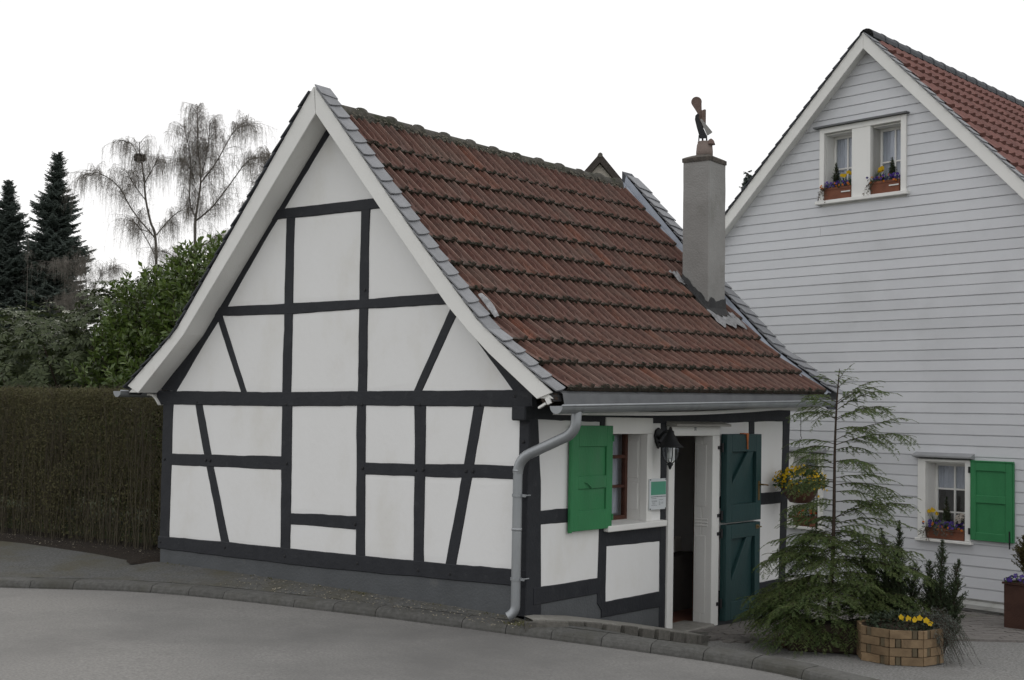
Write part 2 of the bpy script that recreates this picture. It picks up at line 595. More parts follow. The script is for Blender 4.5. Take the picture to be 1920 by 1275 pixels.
KP = [(-14, -9, -.15), (-11, -5.4, -.14), (-8.4, -3.1, -.13), (-5.75, -1.51, -.12), (-4.12, -.78, -.095), (-1.77, -.51, -.08), (.15, -.2, -.12),
      (1.45, .085, -.17), (2.1, .14, -.19), (2.76, 0, -.20), (4.2, -.75, -.2), (6.2, -2.6, -.2), (8.5, -5.5, -.2), (11, -10, -.2)]
kc = catmull(KP, 14)          # road edge of the kerb


def road_z(x, y):
    return -.10 + .01 * max(0, -y) * .6 - .02 * max(0, min(1, (x + .5) / 2))


# far ground
far = MB()
far.add([(-700, -700, -.9), (700, -700, -.9), (700, 900, -.9), (-700, 900, -.9)], [(0, 1, 2, 3)])
tag(far.build('ground', GRASS), kind='structure')

# garden terrain behind the hedge
g = MB()
nx, ny = 26, 26
for j in range(ny + 1):
    for i in range(nx + 1):
        x = -60 + 54.9 * i / nx
        y = .95 + 60 * (j / ny) ** 1.5
        g.v.append((x, y, .05 + .12 * mnoise.noise(Vector((x * .2, y * .2, 0))) + .012 * y))
g.f = [(j * (nx + 1) + i, j * (nx + 1) + i + 1, (j + 1) * (nx + 1) + i + 1, (j + 1) * (nx + 1) + i) for j in range(ny) for i in range(nx)]
tag(g.build('garden_ground', GRASS, smooth=True), kind='structure')

# road: from the kerb line outwards, beneath the camera and beyond
rd = MB()
NR = 16
for i, p in enumerate(kc):
    t = (kc[min(i + 1, len(kc) - 1)] - kc[max(i - 1, 0)]).normalized()
    nrm = Vector((t.y, -t.x, 0)).normalized()
    # converge the outer edge to a broad sweep
    far_p = Vector((p.x * 1.6 + 4, -34, 0))
    for k in range(NR + 1):
        u = (k / NR) ** 1.8
        q = p.lerp(far_p, u)
        camber = .05 * min(1, u * 6)
        rd.v.append((q.x, q.y, p.z - .02 + (.02 - p.z + -.02) * u * .6 + camber))
rd.f = [(i * (NR + 1) + k, (i + 1) * (NR + 1) + k, (i + 1) * (NR + 1) + k + 1, i * (NR + 1) + k + 1) for i in range(len(kc) - 1) for k in range(NR)]
tag(rd.build('road', ROAD, smooth=True), kind='structure')

# kerb stones, one object each, along the kerb line
kerb = bpy.data.objects.new('kerb', None)
COL.objects.link(kerb)
kerb['kind'] = 'structure'
cum = [0]
for a, b in zip(kc, kc[1:]):
    cum.append(cum[-1] + (b - a).length)


def kerb_at(s):
    for i in range(len(kc) - 1):
        if cum[i + 1] >= s:
            f = (s - cum[i]) / (cum[i + 1] - cum[i])
            p = kc[i].lerp(kc[i + 1], f)
            t = (kc[i + 1] - kc[i]).normalized()
            return p, Vector((-t.y, t.x, 0)).normalized()
    return kc[-1], Vector((0, 1, 0))


KW = .19
KPROF = [(-.005, -.2), (-.005, .0), (.006, .032), (.022, .052), (.06, .062), (KW, .070), (KW, -.45)]
s = 0.0
kmeshes = 0
while s < cum[-1] - .5:
    L = random.choice((.44, .46, .46, .48, .48, .92))
    mb = MB()
    K = 4
    for k in range(K + 1):
        ss = s + .0035 + (L - .007) * k / K
        p, nn = kerb_at(ss)
        dz = random.uniform(-.003, .003)
        for d, z in KPROF:
            q = p + nn * d
            mb.v.append((q.x, q.y, p.z + z + dz))
    m_ = len(KPROF)
    for k in range(K):
        for j in range(m_ - 1):
            mb.f.append((k * m_ + j, (k + 1) * m_ + j, (k + 1) * m_ + j + 1, k * m_ + j + 1))
    mb.f.append(tuple(range(m_)))
    mb.f.append(tuple(K * m_ + j for j in range(m_))[::-1])
    mb.build('kerb_stone', KERB, kerb)
    s += L


def kerb_back(x):
    """point of the kerb's back edge whose road-side x is nearest to x"""
    best = min(range(len(kc)), key=lambda i: abs(kc[i].x - x))
    p, nn = kerb_at(cum[best] + 1e-6)
    q = p + nn * (KW + .012)
    return Vector((q.x, q.y, p.z + .070))


# sidewalk: lofted from the wall / hedge foot to the kerb's back
pairs = [((-16, -1.0, .1), -11.5), ((-12, -.5, .1), -9.5), ((-9.5, -.15, .09), -7.6), ((-7.6, .02, .085), -6.4), ((-6.2, -.02, .075), -5.4), ((-5.3, -.12, .06), -4.7), ((-5.0, .0, .075), -4.35),
         ((-4, .0, .065), -3.7), ((-3, 0, .05), -2.8), ((-2, 0, .03), -1.8), ((-1, 0, .01), -.9), ((-.3, 0, -.01), -.2), ((.02, 0, -.02), .2),
         ((.02, .35, -.06), .5), ((.02, .8, -.135), .75), ((.02, 1.4, -.245), 1.0), ((.02, 2.0, -.35), 1.25), ((.02, 2.45, -.43), 1.45), ((.25, 3.0, -.462), 1.62)]
pw = [1] * 13 + [1, 1, 1.3, 2.0, 4, 14]
wk = MB()
NS = 14
# subdivide along
loft = []
for i in range(len(pairs) - 1):
    for k in range(4):
        t = k / 4
        A = Vector(pairs[i][0]).lerp(Vector(pairs[i + 1][0]), t)
        bx = pairs[i][1] * (1 - t) + pairs[i + 1][1] * t
        loft.append((A, kerb_back(bx), pw[i] * (1 - t) + pw[i + 1] * t))
loft.append((Vector(pairs[-1][0]), kerb_back(pairs[-1][1]), pw[-1]))
for A, B, p_ in loft:
    for k in range(NS + 1):
        t = k / NS
        q = A.lerp(B, t)
        z = A.z + (B.z - A.z) * t ** p_
        z += .022 * mnoise.noise(Vector((q.x * 1.7, q.y * 1.7, 3))) * math.sin(PI * t) + .012 * mnoise.noise(Vector((q.x * 6, q.y * 6, 7))) * math.sin(PI * t)
        wk.v.append((q.x, q.y, z))
wk.f = [(i * (NS + 1) + k, i * (NS + 1) + k + 1, (i + 1) * (NS + 1) + k + 1, (i + 1) * (NS + 1) + k) for i in range(len(loft) - 1) for k in range(NS)]
tag(wk.build('sidewalk', WALK, smooth=True), kind='structure')


def yard_z(x, y):
    return -.465 - .030 * max(0, y - 2.6)


# courtyard sheet
yd = MB()
nx, ny = 24, 30
for j in range(ny + 1):
    for i in range(nx + 1):
        x = -1.6 + 17 * i / nx
        y = -.4 + 22 * j / ny
        kb = kerb_back(x).y if x < 9 else -6
        yy = max(y, kb - .10) if x > -.2 else y
        yd.v.append((x, yy, yard_z(x, y) - (.3 if (x < .2 and y < 2.2) else 0) - .004))
yd.f = [(j * (nx + 1) + i, j * (nx + 1) + i + 1, (j + 1) * (nx + 1) + i + 1, (j + 1) * (nx + 1) + i) for j in range(ny) for i in range(nx)]
tag(yd.build('courtyard', GRAVEL), kind='structure')

# paved strip in front of the white house (rows of narrow pavers) and the door apron
TH = rad(12.82)
WU = Vector((math.cos(TH), -math.sin(TH), 0))
WN = Vector((-math.sin(TH), -math.cos(TH), 0))           # out of the white house's gable
W0 = Vector((1.07, 7.7, 0))
paving = bpy.data.objects.new('paving', None)
COL.objects.link(paving)
paving['kind'] = 'structure'
E0, E1 = Vector((2.16, 4.56, 0)), Vector((2.86, 5.22, 0))
ed = (E1 - E0).normalized()
en = Vector((-ed.y, ed.x, 0))
pv = MB()
row = 0
v_ = 0.0
while v_ < 4.4:
    wv = .105
    u_ = -3.2 + (row % 2) * .11
    while u_ < 5.4:
        lu = .215
        c = E0 + ed * (u_ + lu / 2) + en * (v_ + wv / 2)
        if c.x > .35 and (c - W0).dot(WN) > .04:
            h = random.uniform(-.003, .004)
            cs = [E0 + ed * (u_ + a) + en * (v_ + b) for a, b in ((.004, .005), (lu - .004, .005), (lu - .004, wv - .005), (.004, wv - .005))]
            zt = [yard_z(q.x, q.y) + .018 + h for q in cs]
            pv.add([(q.x, q.y, z) for q, z in zip(cs, zt)] + [(q.x, q.y, z - .05) for q, z in zip(cs, zt)],
                   [(0, 1, 2, 3), (0, 4, 5, 1), (1, 5, 6, 2), (2, 6, 7, 3), (3, 7, 4, 0)])
        u_ += lu
    v_ += wv
    row += 1
tag(pv.build('paver', PAVER, paving), kind='stuff')
# door apron pavers, big enough to see one by one
apr = bpy.data.objects.new('door_apron', None)
COL.objects.link(apr)
apr['kind'] = 'structure'
pm = MB()
pm.box(-.098, .098, -.048, .048, -.06, 0)
pme = pm.mesh('paver')
pme.materials.append(PAVER)
for j in range(9):
    for i in range(9):
        y = 2.62 + j * .20 + (i % 2) * .1
        x = .10 + i * .10
        if x > .25 + .16 * j + .6 or y > 4.3:
            continue
        inst('paver', pme, apr, Matrix.Translation((x, y, yard_z(x, y) + .012 + random.uniform(-.003, .003))) @ Matrix.Rotation(rad(90) + random.uniform(-.02, .02), 4, 'Z') @ Matrix.Rotation(random.uniform(-.012, .012), 4, 'X'))

# concrete edge strip and row of setts along the plinth, between the corner and the door
strip = MB()
SA = [(.16, -.05, -.02), (.30, .10, -.025), (.40, .6, -.085), (.46, 1.2, -.185), (.49, 1.8, -.29), (.49, 2.35, -.395), (.42, 2.62, -.44)]
for (x, y, z) in SA:
    strip.v += [(.02, y, z + .028), (x, y - .06, z + .016), (x, y - .06, z - .1)]
strip.f = [(i * 3 + a, i * 3 + a + 1, i * 3 + a + 4, i * 3 + a + 3) for i in range(len(SA) - 1) for a in (0, 1)]
tag(strip.build('concrete_strip', CONC), kind='structure')
setts = bpy.data.objects.new('sett_edging', None)
COL.objects.link(setts)
setts['kind'] = 'structure'
for i in range(14):
    t = i / 13 * (len(SA) - 1)
    a = min(int(t), len(SA) - 2)
    p = Vector(SA[a]).lerp(Vector(SA[a + 1]), t - a)
    d = (Vector(SA[a + 1]) - Vector(SA[a])).normalized()
    mb = MB()
    mb.box(-.025, .028, -.101, .101, -.09, .008)
    o = mb.build('sett', SETT, None, bevel=.006)
    o.parent = setts
    o.matrix_basis = Matrix.Translation((p.x + .034, p.y - .06, p.z + random.uniform(-.006, .006))) @ Vector((0, 1, 0)).rotation_difference(d).to_matrix().to_4x4()

# soil bed before the hedge
sb = MB()
SO = [(-13, -.45), (-9.5, -.12), (-7.6, .04), (-6.2, .0), (-5.55, -.10), (-5.22, -.26), (-5.06, -.02)]
for x, y in SO:
    n_ = 7
    for k in range(n_):
        f = k / (n_ - 1)
        yy = y + (1.1 - y) * f
        sb.v.append((x, yy, .085 + .05 * f * (1 - f) * 4 + .03 * mnoise.noise(Vector((x * 5, yy * 5, 1))) * (f > 0) - (.03 if f == 0 else 0)))
sb.f = [(i * 7 + k, i * 7 + k + 1, (i + 1) * 7 + k + 1, (i + 1) * 7 + k) for i in range(len(SO) - 1) for k in range(6)]
tag(sb.build('soil_bed', SOIL, smooth=True), kind='structure')

# fallen leaves, twigs and pale petals on soil and walk
P, D, N = [], [], []
for i in range(620):
    if i < 190:
        x = random.uniform(-9, -5.1); y = random.uniform(-.1, .55); z = .13
    else:
        x = random.uniform(-3.6, .2); y = random.uniform(-.45, -.03)
        A, B, p_ = min(loft, key=lambda l: abs(l[0].x - x) + (0 if l[0].y < .05 else 9))
        z = A.z + (B.z - A.z) * min(1, max(0, (y - A.y) / (B.y - A.y))) + .012
    P.append((x, y, z)); D.append((random.uniform(-1, 1), random.uniform(-1, 1), random.uniform(-.1, .2))); N.append((random.uniform(-.3, .3), random.uniform(-.3, .3), 1))
me = leaf_mesh('leaf_litter', P, D, N, rng.uniform(.012, .03, len(P)), rng.uniform(.008, .018, len(P)))
tag(link('leaf_litter', me, mat('litter', (.52, .48, .38), (.20, .16, .10), 40, .9)), kind='stuff')
# little weeds along the foot of the plinth
P, D, N = [], [], []
for i in range(420):
    x = random.uniform(-5, .1); x += .3 * math.sin(x * 5)
    x = min(x, .12)
    dense = mnoise.noise(Vector((x * 2.2, 0, 5)))
    if dense < .02: continue
    y = -.015 - abs(random.gauss(0, .03))
    zb = .07 - .018 * (x + 5) - .01
    P.append((x, y, zb)); D.append((random.uniform(-.7, .7), random.uniform(-.9, .2), random.uniform(.3, 1))); N.append((random.uniform(-1, 1), -1, .5))
for i in range(60):
    P.append((random.gauss(.05, .06), random.gauss(-.18, .05), -.05)); D.append((random.uniform(-.8, .8), random.uniform(-.8, .5), random.uniform(.2, 1))); N.append((0, -1, .5))
me = leaf_mesh('weeds', P, D, N, rng.uniform(.015, .05, len(P)), rng.uniform(.006, .014, len(P)))
tag(link('weeds', me, mat('weed_leaf', (.10, .10, .045), (.07, .065, .03), 30, .9)), kind='stuff')

# ================================================================== COTTAGE
cott = empty('cottage', (0, 0, 0), 'small half-timbered cottage with black beams, white panels and brown tiled roof', 'cottage')
GF = lambda a, b, d: (a, -d, b)        # gable plane: a = x, b = z, d = outwards
SF = lambda a, b, d: (d, a, b)         # side plane: a = y, b = z, d = outwards


def lerp_edge(e, n):
    """resample an edge polyline to n+1 points by length"""
    e = [Vector(p) for p in e]
    L = [0]
    for a, b in zip(e, e[1:]): L.append(L[-1] + (b - a).length)
    out = []
    for k in range(n + 1):
        s_ = L[-1] * k / n
        i = 0
        while i < len(L) - 2 and L[i + 1] < s_: i += 1
        f = (s_ - L[i]) / max(1e-6, L[i + 1] - L[i])
        out.append(e[i].lerp(e[i + 1], f))
    return out


def timber(A, B, depth, fn, back=-.06, wob=.006, name='timber'):
    L = sum((Vector(p) - Vector(q)).length for p, q in zip(A, A[1:]))
    n = max(4, int(L / .085))
    ea, eb = lerp_edge(A, n), lerp_edge(B, n)
    mb = MB()
    pa, pb = random.uniform(0, 99), random.uniform(0, 99)
    for i in range(n + 1):
        a, b = ea[i], eb[i]
        d = (b - a)
        w = d.length
        d = d / w
        s_ = L * i / n
        wa = wob * (mnoise.noise(Vector((s_ * 2.3 + pa, 0, 0))) + .8 * mnoise.noise(Vector((s_ * 8 + pa, 3, 0))))
        wb = wob * (mnoise.noise(Vector((s_ * 2.3 + pb, 5, 0))) + .8 * mnoise.noise(Vector((s_ * 8 + pb, 9, 0))))
        dd = depth + .004 * mnoise.noise(Vector((s_ * 3 + pa, 1, 4)))
        a2, b2 = a + d * wa, b - d * wb
        for q, dep in ((a2, back), (a2, dd - .007), (a2 + d * .007, dd), (b2 - d * .007, dd), (b2, dd - .007), (b2, back)):
            mb.v.append(fn(q.x, q.y, dep))
    for i in range(n):
        for j in range(6):
            k = (j + 1) % 6
            mb.f.append((i * 6 + j, i * 6 + k, (i + 1) * 6 + k, (i + 1) * 6 + j))
    mb.f.append(tuple(range(6)))
    mb.f.append(tuple(n * 6 + j for j in range(6))[::-1])
    return mb.build(name, TIMBER, cott)


GT = [  # edge A, edge B, how far proud
    ([(-3.176, 3.85), (-3.176, 3.57), (-3.172, 2.898), (-3.165, 1.93)], [(-3.049, 3.85), (-3.056, 3.563), (-3.041, 2.893), (-3.035, 1.93)], .014),
    ([(-2.119, 3.85), (-2.113, 3.506), (-2.112, 2.906), (-2.094, 1.93)], [(-1.992, 3.85), (-1.996, 3.499), (-1.988, 2.902), (-1.975, 1.93)], .014),
    ([(-3.165, 1.90), (-3.143, 1.067), (-3.124, .33)], [(-3.012, 1.90), (-2.991, 1.074), (-2.982, .33)], .014),
    ([(-2.107, 1.90), (-2.086, 1.115), (-2.067, .33)], [(-1.986, 1.90), (-1.965, 1.121), (-1.941, .33)], .014),
    ([(-1.362, 1.90), (-1.335, 1.505), (-1.331, .946), (-1.32, .34)], [(-1.21, 1.90), (-1.202, 1.509), (-1.198, .953), (-1.19, .34)], .014),
    ([(-5.062, 1.96), (-5.045, .25)], [(-4.886, 1.90), (-4.882, .25)], .012),
    ([(-4.541, 1.89), (-4.357, 1.296), (-4.015, .32)], [(-4.418, 1.89), (-4.235, 1.30), (-3.887, .32)], .010),
    ([(-.625, 1.92), (-.732, 1.325), (-.94, .34)], [(-.498, 1.92), (-.608, 1.329), (-.806, .34)], .010),
    ([(-4.245, 2.84), (-3.785, 1.95)], [(-4.142, 2.84), (-3.691, 1.95)], .010),
    ([(-.90, 2.86), (-1.39, 1.96)], [(-.78, 2.86), (-1.285, 1.96)], .010),
    ([(-3.42, 3.90), (-3.198, 3.904), (-2.548, 3.907), (-1.70, 3.915)], [(-3.42, 3.792), (-3.061, 3.795), (-2.131, 3.797), (-1.70, 3.82)], .016),
    ([(-4.30, 2.892), (-4.043, 2.897), (-2.128, 2.906), (-1.087, 2.932), (-.80, 2.935)], [(-4.30, 2.80), (-3.176, 2.788), (-2.113, 2.81), (-1.008, 2.822), (-.80, 2.827)], .016),
    ([(-5.16, 1.981), (-3.158, 1.976), (-1.896, 1.997), (.04, 2.018)], [(-5.16, 1.828), (-3.175, 1.829), (-1.99, 1.852), (.04, 1.866)], .018),
    ([(-4.95, 1.28), (-3.09, 1.313)], [(-4.95, 1.154), (-3.09, 1.173)], .0125),
    ([(-2.03, 1.291), (-1.343, 1.301), (-.733, 1.325), (-.05, 1.334)], [(-2.03, 1.173), (-1.339, 1.184), (-.752, 1.197), (-.05, 1.213)], .0125),
    ([(-3.05, .733), (-2.02, .766)], [(-3.05, .622), (-2.02, .628)], .0125),
    ([(-5.06, .358), (-4.035, .371), (-3.125, .375), (-2.067, .381), (-1.322, .385), (.0, .406)], [(-5.06, .22), (-2.557, .213), (.0, .259)], .018),
]
for A, B, d in GT:
    timber(A, B, d, GF)
# sloping verge rafters (their outer edges lie under the roof)
timber([(-2.60, 4.79), (-3.614, 3.64), (-4.227, 2.86), (-4.50, 2.57), (-5.20, 2.0)][0:5], [(-2.515, 4.70), (-3.491, 3.59), (-4.043, 2.897), (-4.40, 2.507), (-4.842, 1.975)], .008, GF)
timber([(-2.46, 4.79), (-1.70, 3.90), (-.77, 2.84), (-.36, 2.47), (.24, 1.97)], [(-2.545, 4.70), (-1.74, 3.80), (-1.0, 2.90), (-.62, 2.475), (-.175, 2.0)], .008, GF)
# the corner post shows on both walls
cp = MB()
n = 22
for i in range(n + 1):
    z = -.005 + 1.9 * i / n
    w1 = .004 * mnoise.noise(Vector((z * 4, 1, 0)))
    w2 = .006 * mnoise.noise(Vector((z * 4, 7, 0)))
    yr = .225 - .07 * i / n - (.05 * max(0, i - 14) / 8)
    xl = -.095 + w1
    for p in ((xl, .1), (xl, -.0135), (.0055, -.0135), (.0135, -.0055), (.0135, yr + w2), (-.1, yr + w2)):
        cp.v.append((p[0], p[1], z))
for i in range(n):
    for j in range(6):
        k = (j + 1) % 6
        cp.f.append((i * 6 + j, i * 6 + k, (i + 1) * 6 + k, (i + 1) * 6 + j))
cp.f.append(tuple(range(6))[::-1])
cp.f.append(tuple(n * 6 + j for j in range(6)))
cp.build('timber', TIMBER, cott)
# the jutting beam head at the corner
bh = MB()
bh.box(-.13, .03, -.10, .0, 1.74, 1.87)
bh.build('timber', TIMBER, cott, bevel=.012)

GPAN = [
    [(-4.96, 1.225), (-4.259, 1.23), (-4.48, 1.9), (-4.96, 1.92)],
    [(-4.259, 1.23), (-3.08, 1.24), (-3.09, 1.905), (-4.48, 1.9)],
    [(-4.96, .3), (-3.94, .3), (-4.259, 1.225), (-4.96, 1.22)],
    [(-3.94, .3), (-3.06, .31), (-3.08, 1.235), (-4.259, 1.225)],
    [(-3.06, .685), (-2.03, .695), (-2.045, 1.905), (-3.09, 1.905)],
    [(-3.06, .31), (-2.02, .32), (-2.03, .69), (-3.06, .68)],
    [(-2.03, 1.235), (-1.27, 1.245), (-1.285, 1.93), (-2.045, 1.92)],
    [(-2.02, .32), (-1.26, .33), (-1.27, 1.24), (-2.03, 1.23)],
    [(-1.27, 1.245), (-.695, 1.255), (-.566, 1.93), (-1.285, 1.93)],
    [(-1.26, .33), (-.875, .33), (-.695, 1.25), (-1.27, 1.24)],
    [(-.69, 1.255), (-.05, 1.27), (-.05, 1.94), (-.561, 1.93)],
    [(-.87, .33), (-.05, .34), (-.05, 1.265), (-.69, 1.25)],
    [(-4.93, 1.93), (-3.73, 1.93), (-4.175, 2.80)],
    [(-3.725, 1.93), (-3.10, 1.93), (-3.11, 2.85), (-4.14, 2.85), (-4.165, 2.80)],
    [(-3.095, 1.93), (-2.04, 1.94), (-2.05, 2.86), (-3.105, 2.85)],
    [(-2.035, 1.94), (-1.345, 1.95), (-.875, 2.80), (-.9, 2.87), (-2.045, 2.86)],
    [(-1.34, 1.95), (-.13, 1.96), (-.86, 2.80)],
    [(-4.13, 2.86), (-3.115, 2.86), (-3.12, 3.84), (-3.31, 3.84)],
    [(-3.11, 2.86), (-2.055, 2.87), (-2.06, 3.84), (-3.115, 3.84)],
    [(-2.05, 2.87), (-.9, 2.875), (-1.75, 3.845), (-2.055, 3.84)],
    [(-3.28, 3.85), (-1.79, 3.86), (-2.53, 4.74)],
]
SPAN = [
    [(.05, .865), (1.22, .865), (1.2, 1.80), (.05, 1.80)],
    [(.1, .16), (1.22, .16), (1.25, .86), (.1, .86)],
    [(1.24, -.08), (2.42, -.08), (2.4, .6), (1.25, .6)],
    [(2.14, .6), (2.41, .605), (2.40, 1.80), (2.14, 1.80)],
    [(3.62, .865), (4.42, .865), (4.42, 1.8), (3.62, 1.8)],
    [(4.425, .865), (5.32, .865), (5.37, 1.8), (4.425, 1.8)],
    [(3.62, -.17), (5.25, -.17), (5.3, .86), (3.62, .86)],
]


def plaster(poly, fn):
    """a slightly cushioned infill panel"""
    c = Vector((sum(p[0] for p in poly) / len(poly), sum(p[1] for p in poly) / len(poly)))
    mb = MB()
    n = len(poly)
    r0 = [fn(a, b, -.05) for a, b in poly]
    r1 = [fn(a, b, .0) for a, b in poly]
    r2 = []
    for a, b in poly:
        d = (c - Vector((a, b)))
        q = Vector((a, b)) + d * min(.4, .13 / d.length)
        r2.append(fn(q.x, q.y, .005))
    mb.v = r0 + r1 + r2
    for i in range(n):
        k = (i + 1) % n
        mb.f.append((i, k, n + k, n + i))
        mb.f.append((n + i, n + k, 2 * n + k, 2 * n + i))
    mb.f.append(tuple(2 * n + i for i in range(n)))
    mb.f.append(tuple(range(n))[::-1])
    return mb.build('plaster_panel', PLASTER, cott)


for p in GPAN: plaster(p, GF)
for p in SPAN: plaster(p, SF)

# side wall timbers (a = y)
ST = [
    ([(-.02, 1.90), (1.14, 1.89), (3.6, 1.92), (5.45, 1.95)], [(-.02, 1.757), (1.14, 1.738), (2.13, 1.729), (3.6, 1.744), (4.49, 1.762), (5.45, 1.782)], .018),
    ([(1.17, 1.80), (1.185, .664), (1.165, -.0)], [(1.255, 1.80), (1.317, .656), (1.312, -.15)], .014),
    ([(2.337, 1.80), (2.348, .677), (2.351, -.44)], [(2.458, 1.80), (2.465, .671), (2.47, -.45)], .014),
    ([(.10, .929), (1.24, .928)], [(.10, .804), (1.24, .788)], .0125),
    ([(1.27, .70), (2.40, .70)], [(1.27, .531), (1.859, .519), (2.40, .514)], .0125),
    ([(.10, .238), (1.22, .238)], [(.10, .084), (1.22, .087)], .0165),
    ([(1.24, -.001), (2.40, -.002)], [(1.24, -.151), (2.40, -.159)], .0165),
    ([(4.355, 1.80), (4.359, .9)], [(4.490, 1.80), (4.496, .9)], .014),
    ([(3.62, .929), (5.35, .929)], [(3.62, .791), (5.35, .788)], .0125),
    ([(3.62, -.117), (5.30, -.113)], [(3.62, -.24), (5.30, -.253)], .0165),
    ([(5.268, 1.80), (5.19, -.147), (5.19, -.25)], [(5.464, 1.80), (5.36, -.158), (5.36, -.25)], .014),
    ([(3.605, 1.75), (3.61, -.3)], [(3.648, 1.75), (3.648, -.3)], .010),
]
for A, B, d in ST:
    timber(A, B, d, SF)

# dowels: little dark wooden peg heads
pegm = MB()
pegm.lathe([(.016, -.02), (.016, .004), (.011, .007)], 7)
pegme = pegm.mesh('wooden_peg')
pegme.materials.append(IRON)
RX = Matrix.Rotation(rad(90), 4, 'X')
for x, z in ((-4.48, 1.86), (-3.09, 1.85), (-2.03, 1.86), (-1.28, 1.87), (-.56, 1.88), (-5.0, 1.215), (-4.31, 1.23), (-4.24, 1.228), (-3.06, 1.24), (-2.0, 1.235), (-1.31, 1.245), (-1.22, 1.25),
             (-.70, 1.26), (-.62, 1.262), (-5.02, .30), (-3.96, .315), (-3.05, .29), (-2.03, .30), (-1.25, .30), (-.86, .30), (-.15, 1.96), (-2.08, .68), (-2.03, 3.0), (-.05, 1.55)):
    inst('wooden_peg', pegme, cott, Matrix.Translation((x, -.017, z)) @ RX)

# walls behind the infill, with the door and window openings
wl = MB()
wl.prism([(-5.0, .1), (-.06, .1), (-.06, 1.98), (-2.53, 4.75), (-5.0, 1.98)], -.14, -.03, GF)
for a0, a1, b0, b1 in ((.02, 1.25, -.3, 1.88), (1.25, 2.13, -.3, .70), (1.25, 2.13, 1.74, 1.88), (2.13, 2.56, -.5, 1.88), (2.56, 3.45, 1.64, 1.9), (3.45, 5.38, -.5, 1.9)):
    wl.prism([(a0, b0), (a1, b0), (a1, b1), (a0, b1)], -.18, -.02, SF)
wl.prism([(-5.0, -.3), (-.2, -.3), (-.2, 2.0), (-2.53, 4.75), (-5.0, 2.0)], -5.36, -5.25, GF)
wl.prism([(.15, -.3), (5.24, -.3), (5.24, 1.98), (.15, 1.98)], -5.0, -4.88, SF)
wl.build('wall', PLASTER, cott)
# plinth
pl = MB()
pl.prism([(-5.03, .0), (-5.03, .225), (-2.557, .216), (-.01, .262), (-.01, -.12), (-2.5, -.02)], -.1, .004, GF)
pl.prism([(-.004, -.3), (-.004, .24), (.09, .086), (1.16, .09), (1.30, -.148), (2.47, -.158), (2.47, -.6), (1.2, -.5)], -.15, .004, SF)
pl.prism([(3.62, -.7), (3.62, -.2), (5.33, -.2), (5.33, -.7)], -.15, .004, SF)
pl.build('plinth', PLINTH, cott)

# interior seen through door and window
it = MB()
it.box(-4.8, -.16, .16, 5.2, -.52, -.462)
it.build('interior_floor', INTFL, cott)
it = MB()
it.box(-2.6, -2.54, .2, 5.2, -.46, 2.4)
it.box(-4.8, -.2, .2, 5.2, 2.1, 2.16)
it.build('interior_wall', INTER, cott)
it = MB()
it.box(-1.45, -.75, 3.9, 4.6, -.46, .18)
it.build('bench', INTER, cott)
wb = MB()
wb.box(-.24, .24, -.13, .13, 0, .17)
o = wb.build('block', CREAM, None, bevel=.01)
o.location = (-1.22, 4.45, .181)
o.rotation_euler[2] = .2
tag(o, 'pale block on the dark bench inside the open cottage door', 'block')
dp = MB()
dp.box(-.62, -.55, 4.2, 4.27, -.46, 1.5)
dp.build('interior_post', mat('orange_wood', (.16, .06, .025), None, 8, .6), cott)

# ------------------------------------------------ door frame and dutch door
df = MB()
df.box(-.10, .032, 2.475, 2.594, -.47, 1.60)
dfo = df.build('door_frame', WHITEWOOD, cott, bevel=.004)
mb = MB(); mb.box(-.10, .032, 3.434, 3.600, -.485, 1.60); mb.build('jamb', WHITEWOOD, dfo, bevel=.004)
mb = MB(); mb.box(-.10, .033, 2.475, 3.600, 1.602, 1.703); mb.build('lintel', WHITEWOOD, dfo, bevel=.004)
mb = MB()
mb.prism([(-.02, 1.705), (.14, 1.705), (.14, 1.728), (-.02, 1.765)], 2.44, 3.66, lambda a, b, d: (a, d, b))
mb.build('door_hood', mat('hood_paint', (.36, .35, .32), (.30, .29, .27), 4, .7), dfo)
mb = MB()
mb.box(-.190, -.102, 3.432, 3.452, -.47, 1.60)
for z in (.60, .635, .67):
    mb.box(-.178, -.02, 3.4265, 3.4335, z, z + .018)
mb.box(-.165, -.045, 3.4275, 3.4335, .82, 1.5)
mb.box(-.165, -.045, 3.4275, 3.4335, -.35, .5)
mb.build('door_reveal', WHITEWOOD, dfo, bevel=.003)
mb = MB(); mb.box(-.19, -.102, 2.568, 2.592, -.47, 1.60); mb.build('door_reveal', WHITEWOOD, dfo)
mb = MB(); mb.box(-.30, .09, 2.60, 3.43, -.53, -.445); mb.build('threshold', CONC, dfo, bevel=.015)
# house mark on the lintel
mk = MB()
mk.box(.033, .0345, 3.005, 3.055, 1.690, 1.694)
mk.box(.033, .0345, 3.012, 3.020, 1.655, 1.685)
mk.box(.033, .0345, 3.040, 3.048, 1.655, 1.685)
mk.box(.033, .0345, 3.012, 3.048, 1.681, 1.687)
mk.box(.033, .0345, 3.020, 3.040, 1.666, 1.671)
mk.build('house_mark', INK, dfo)


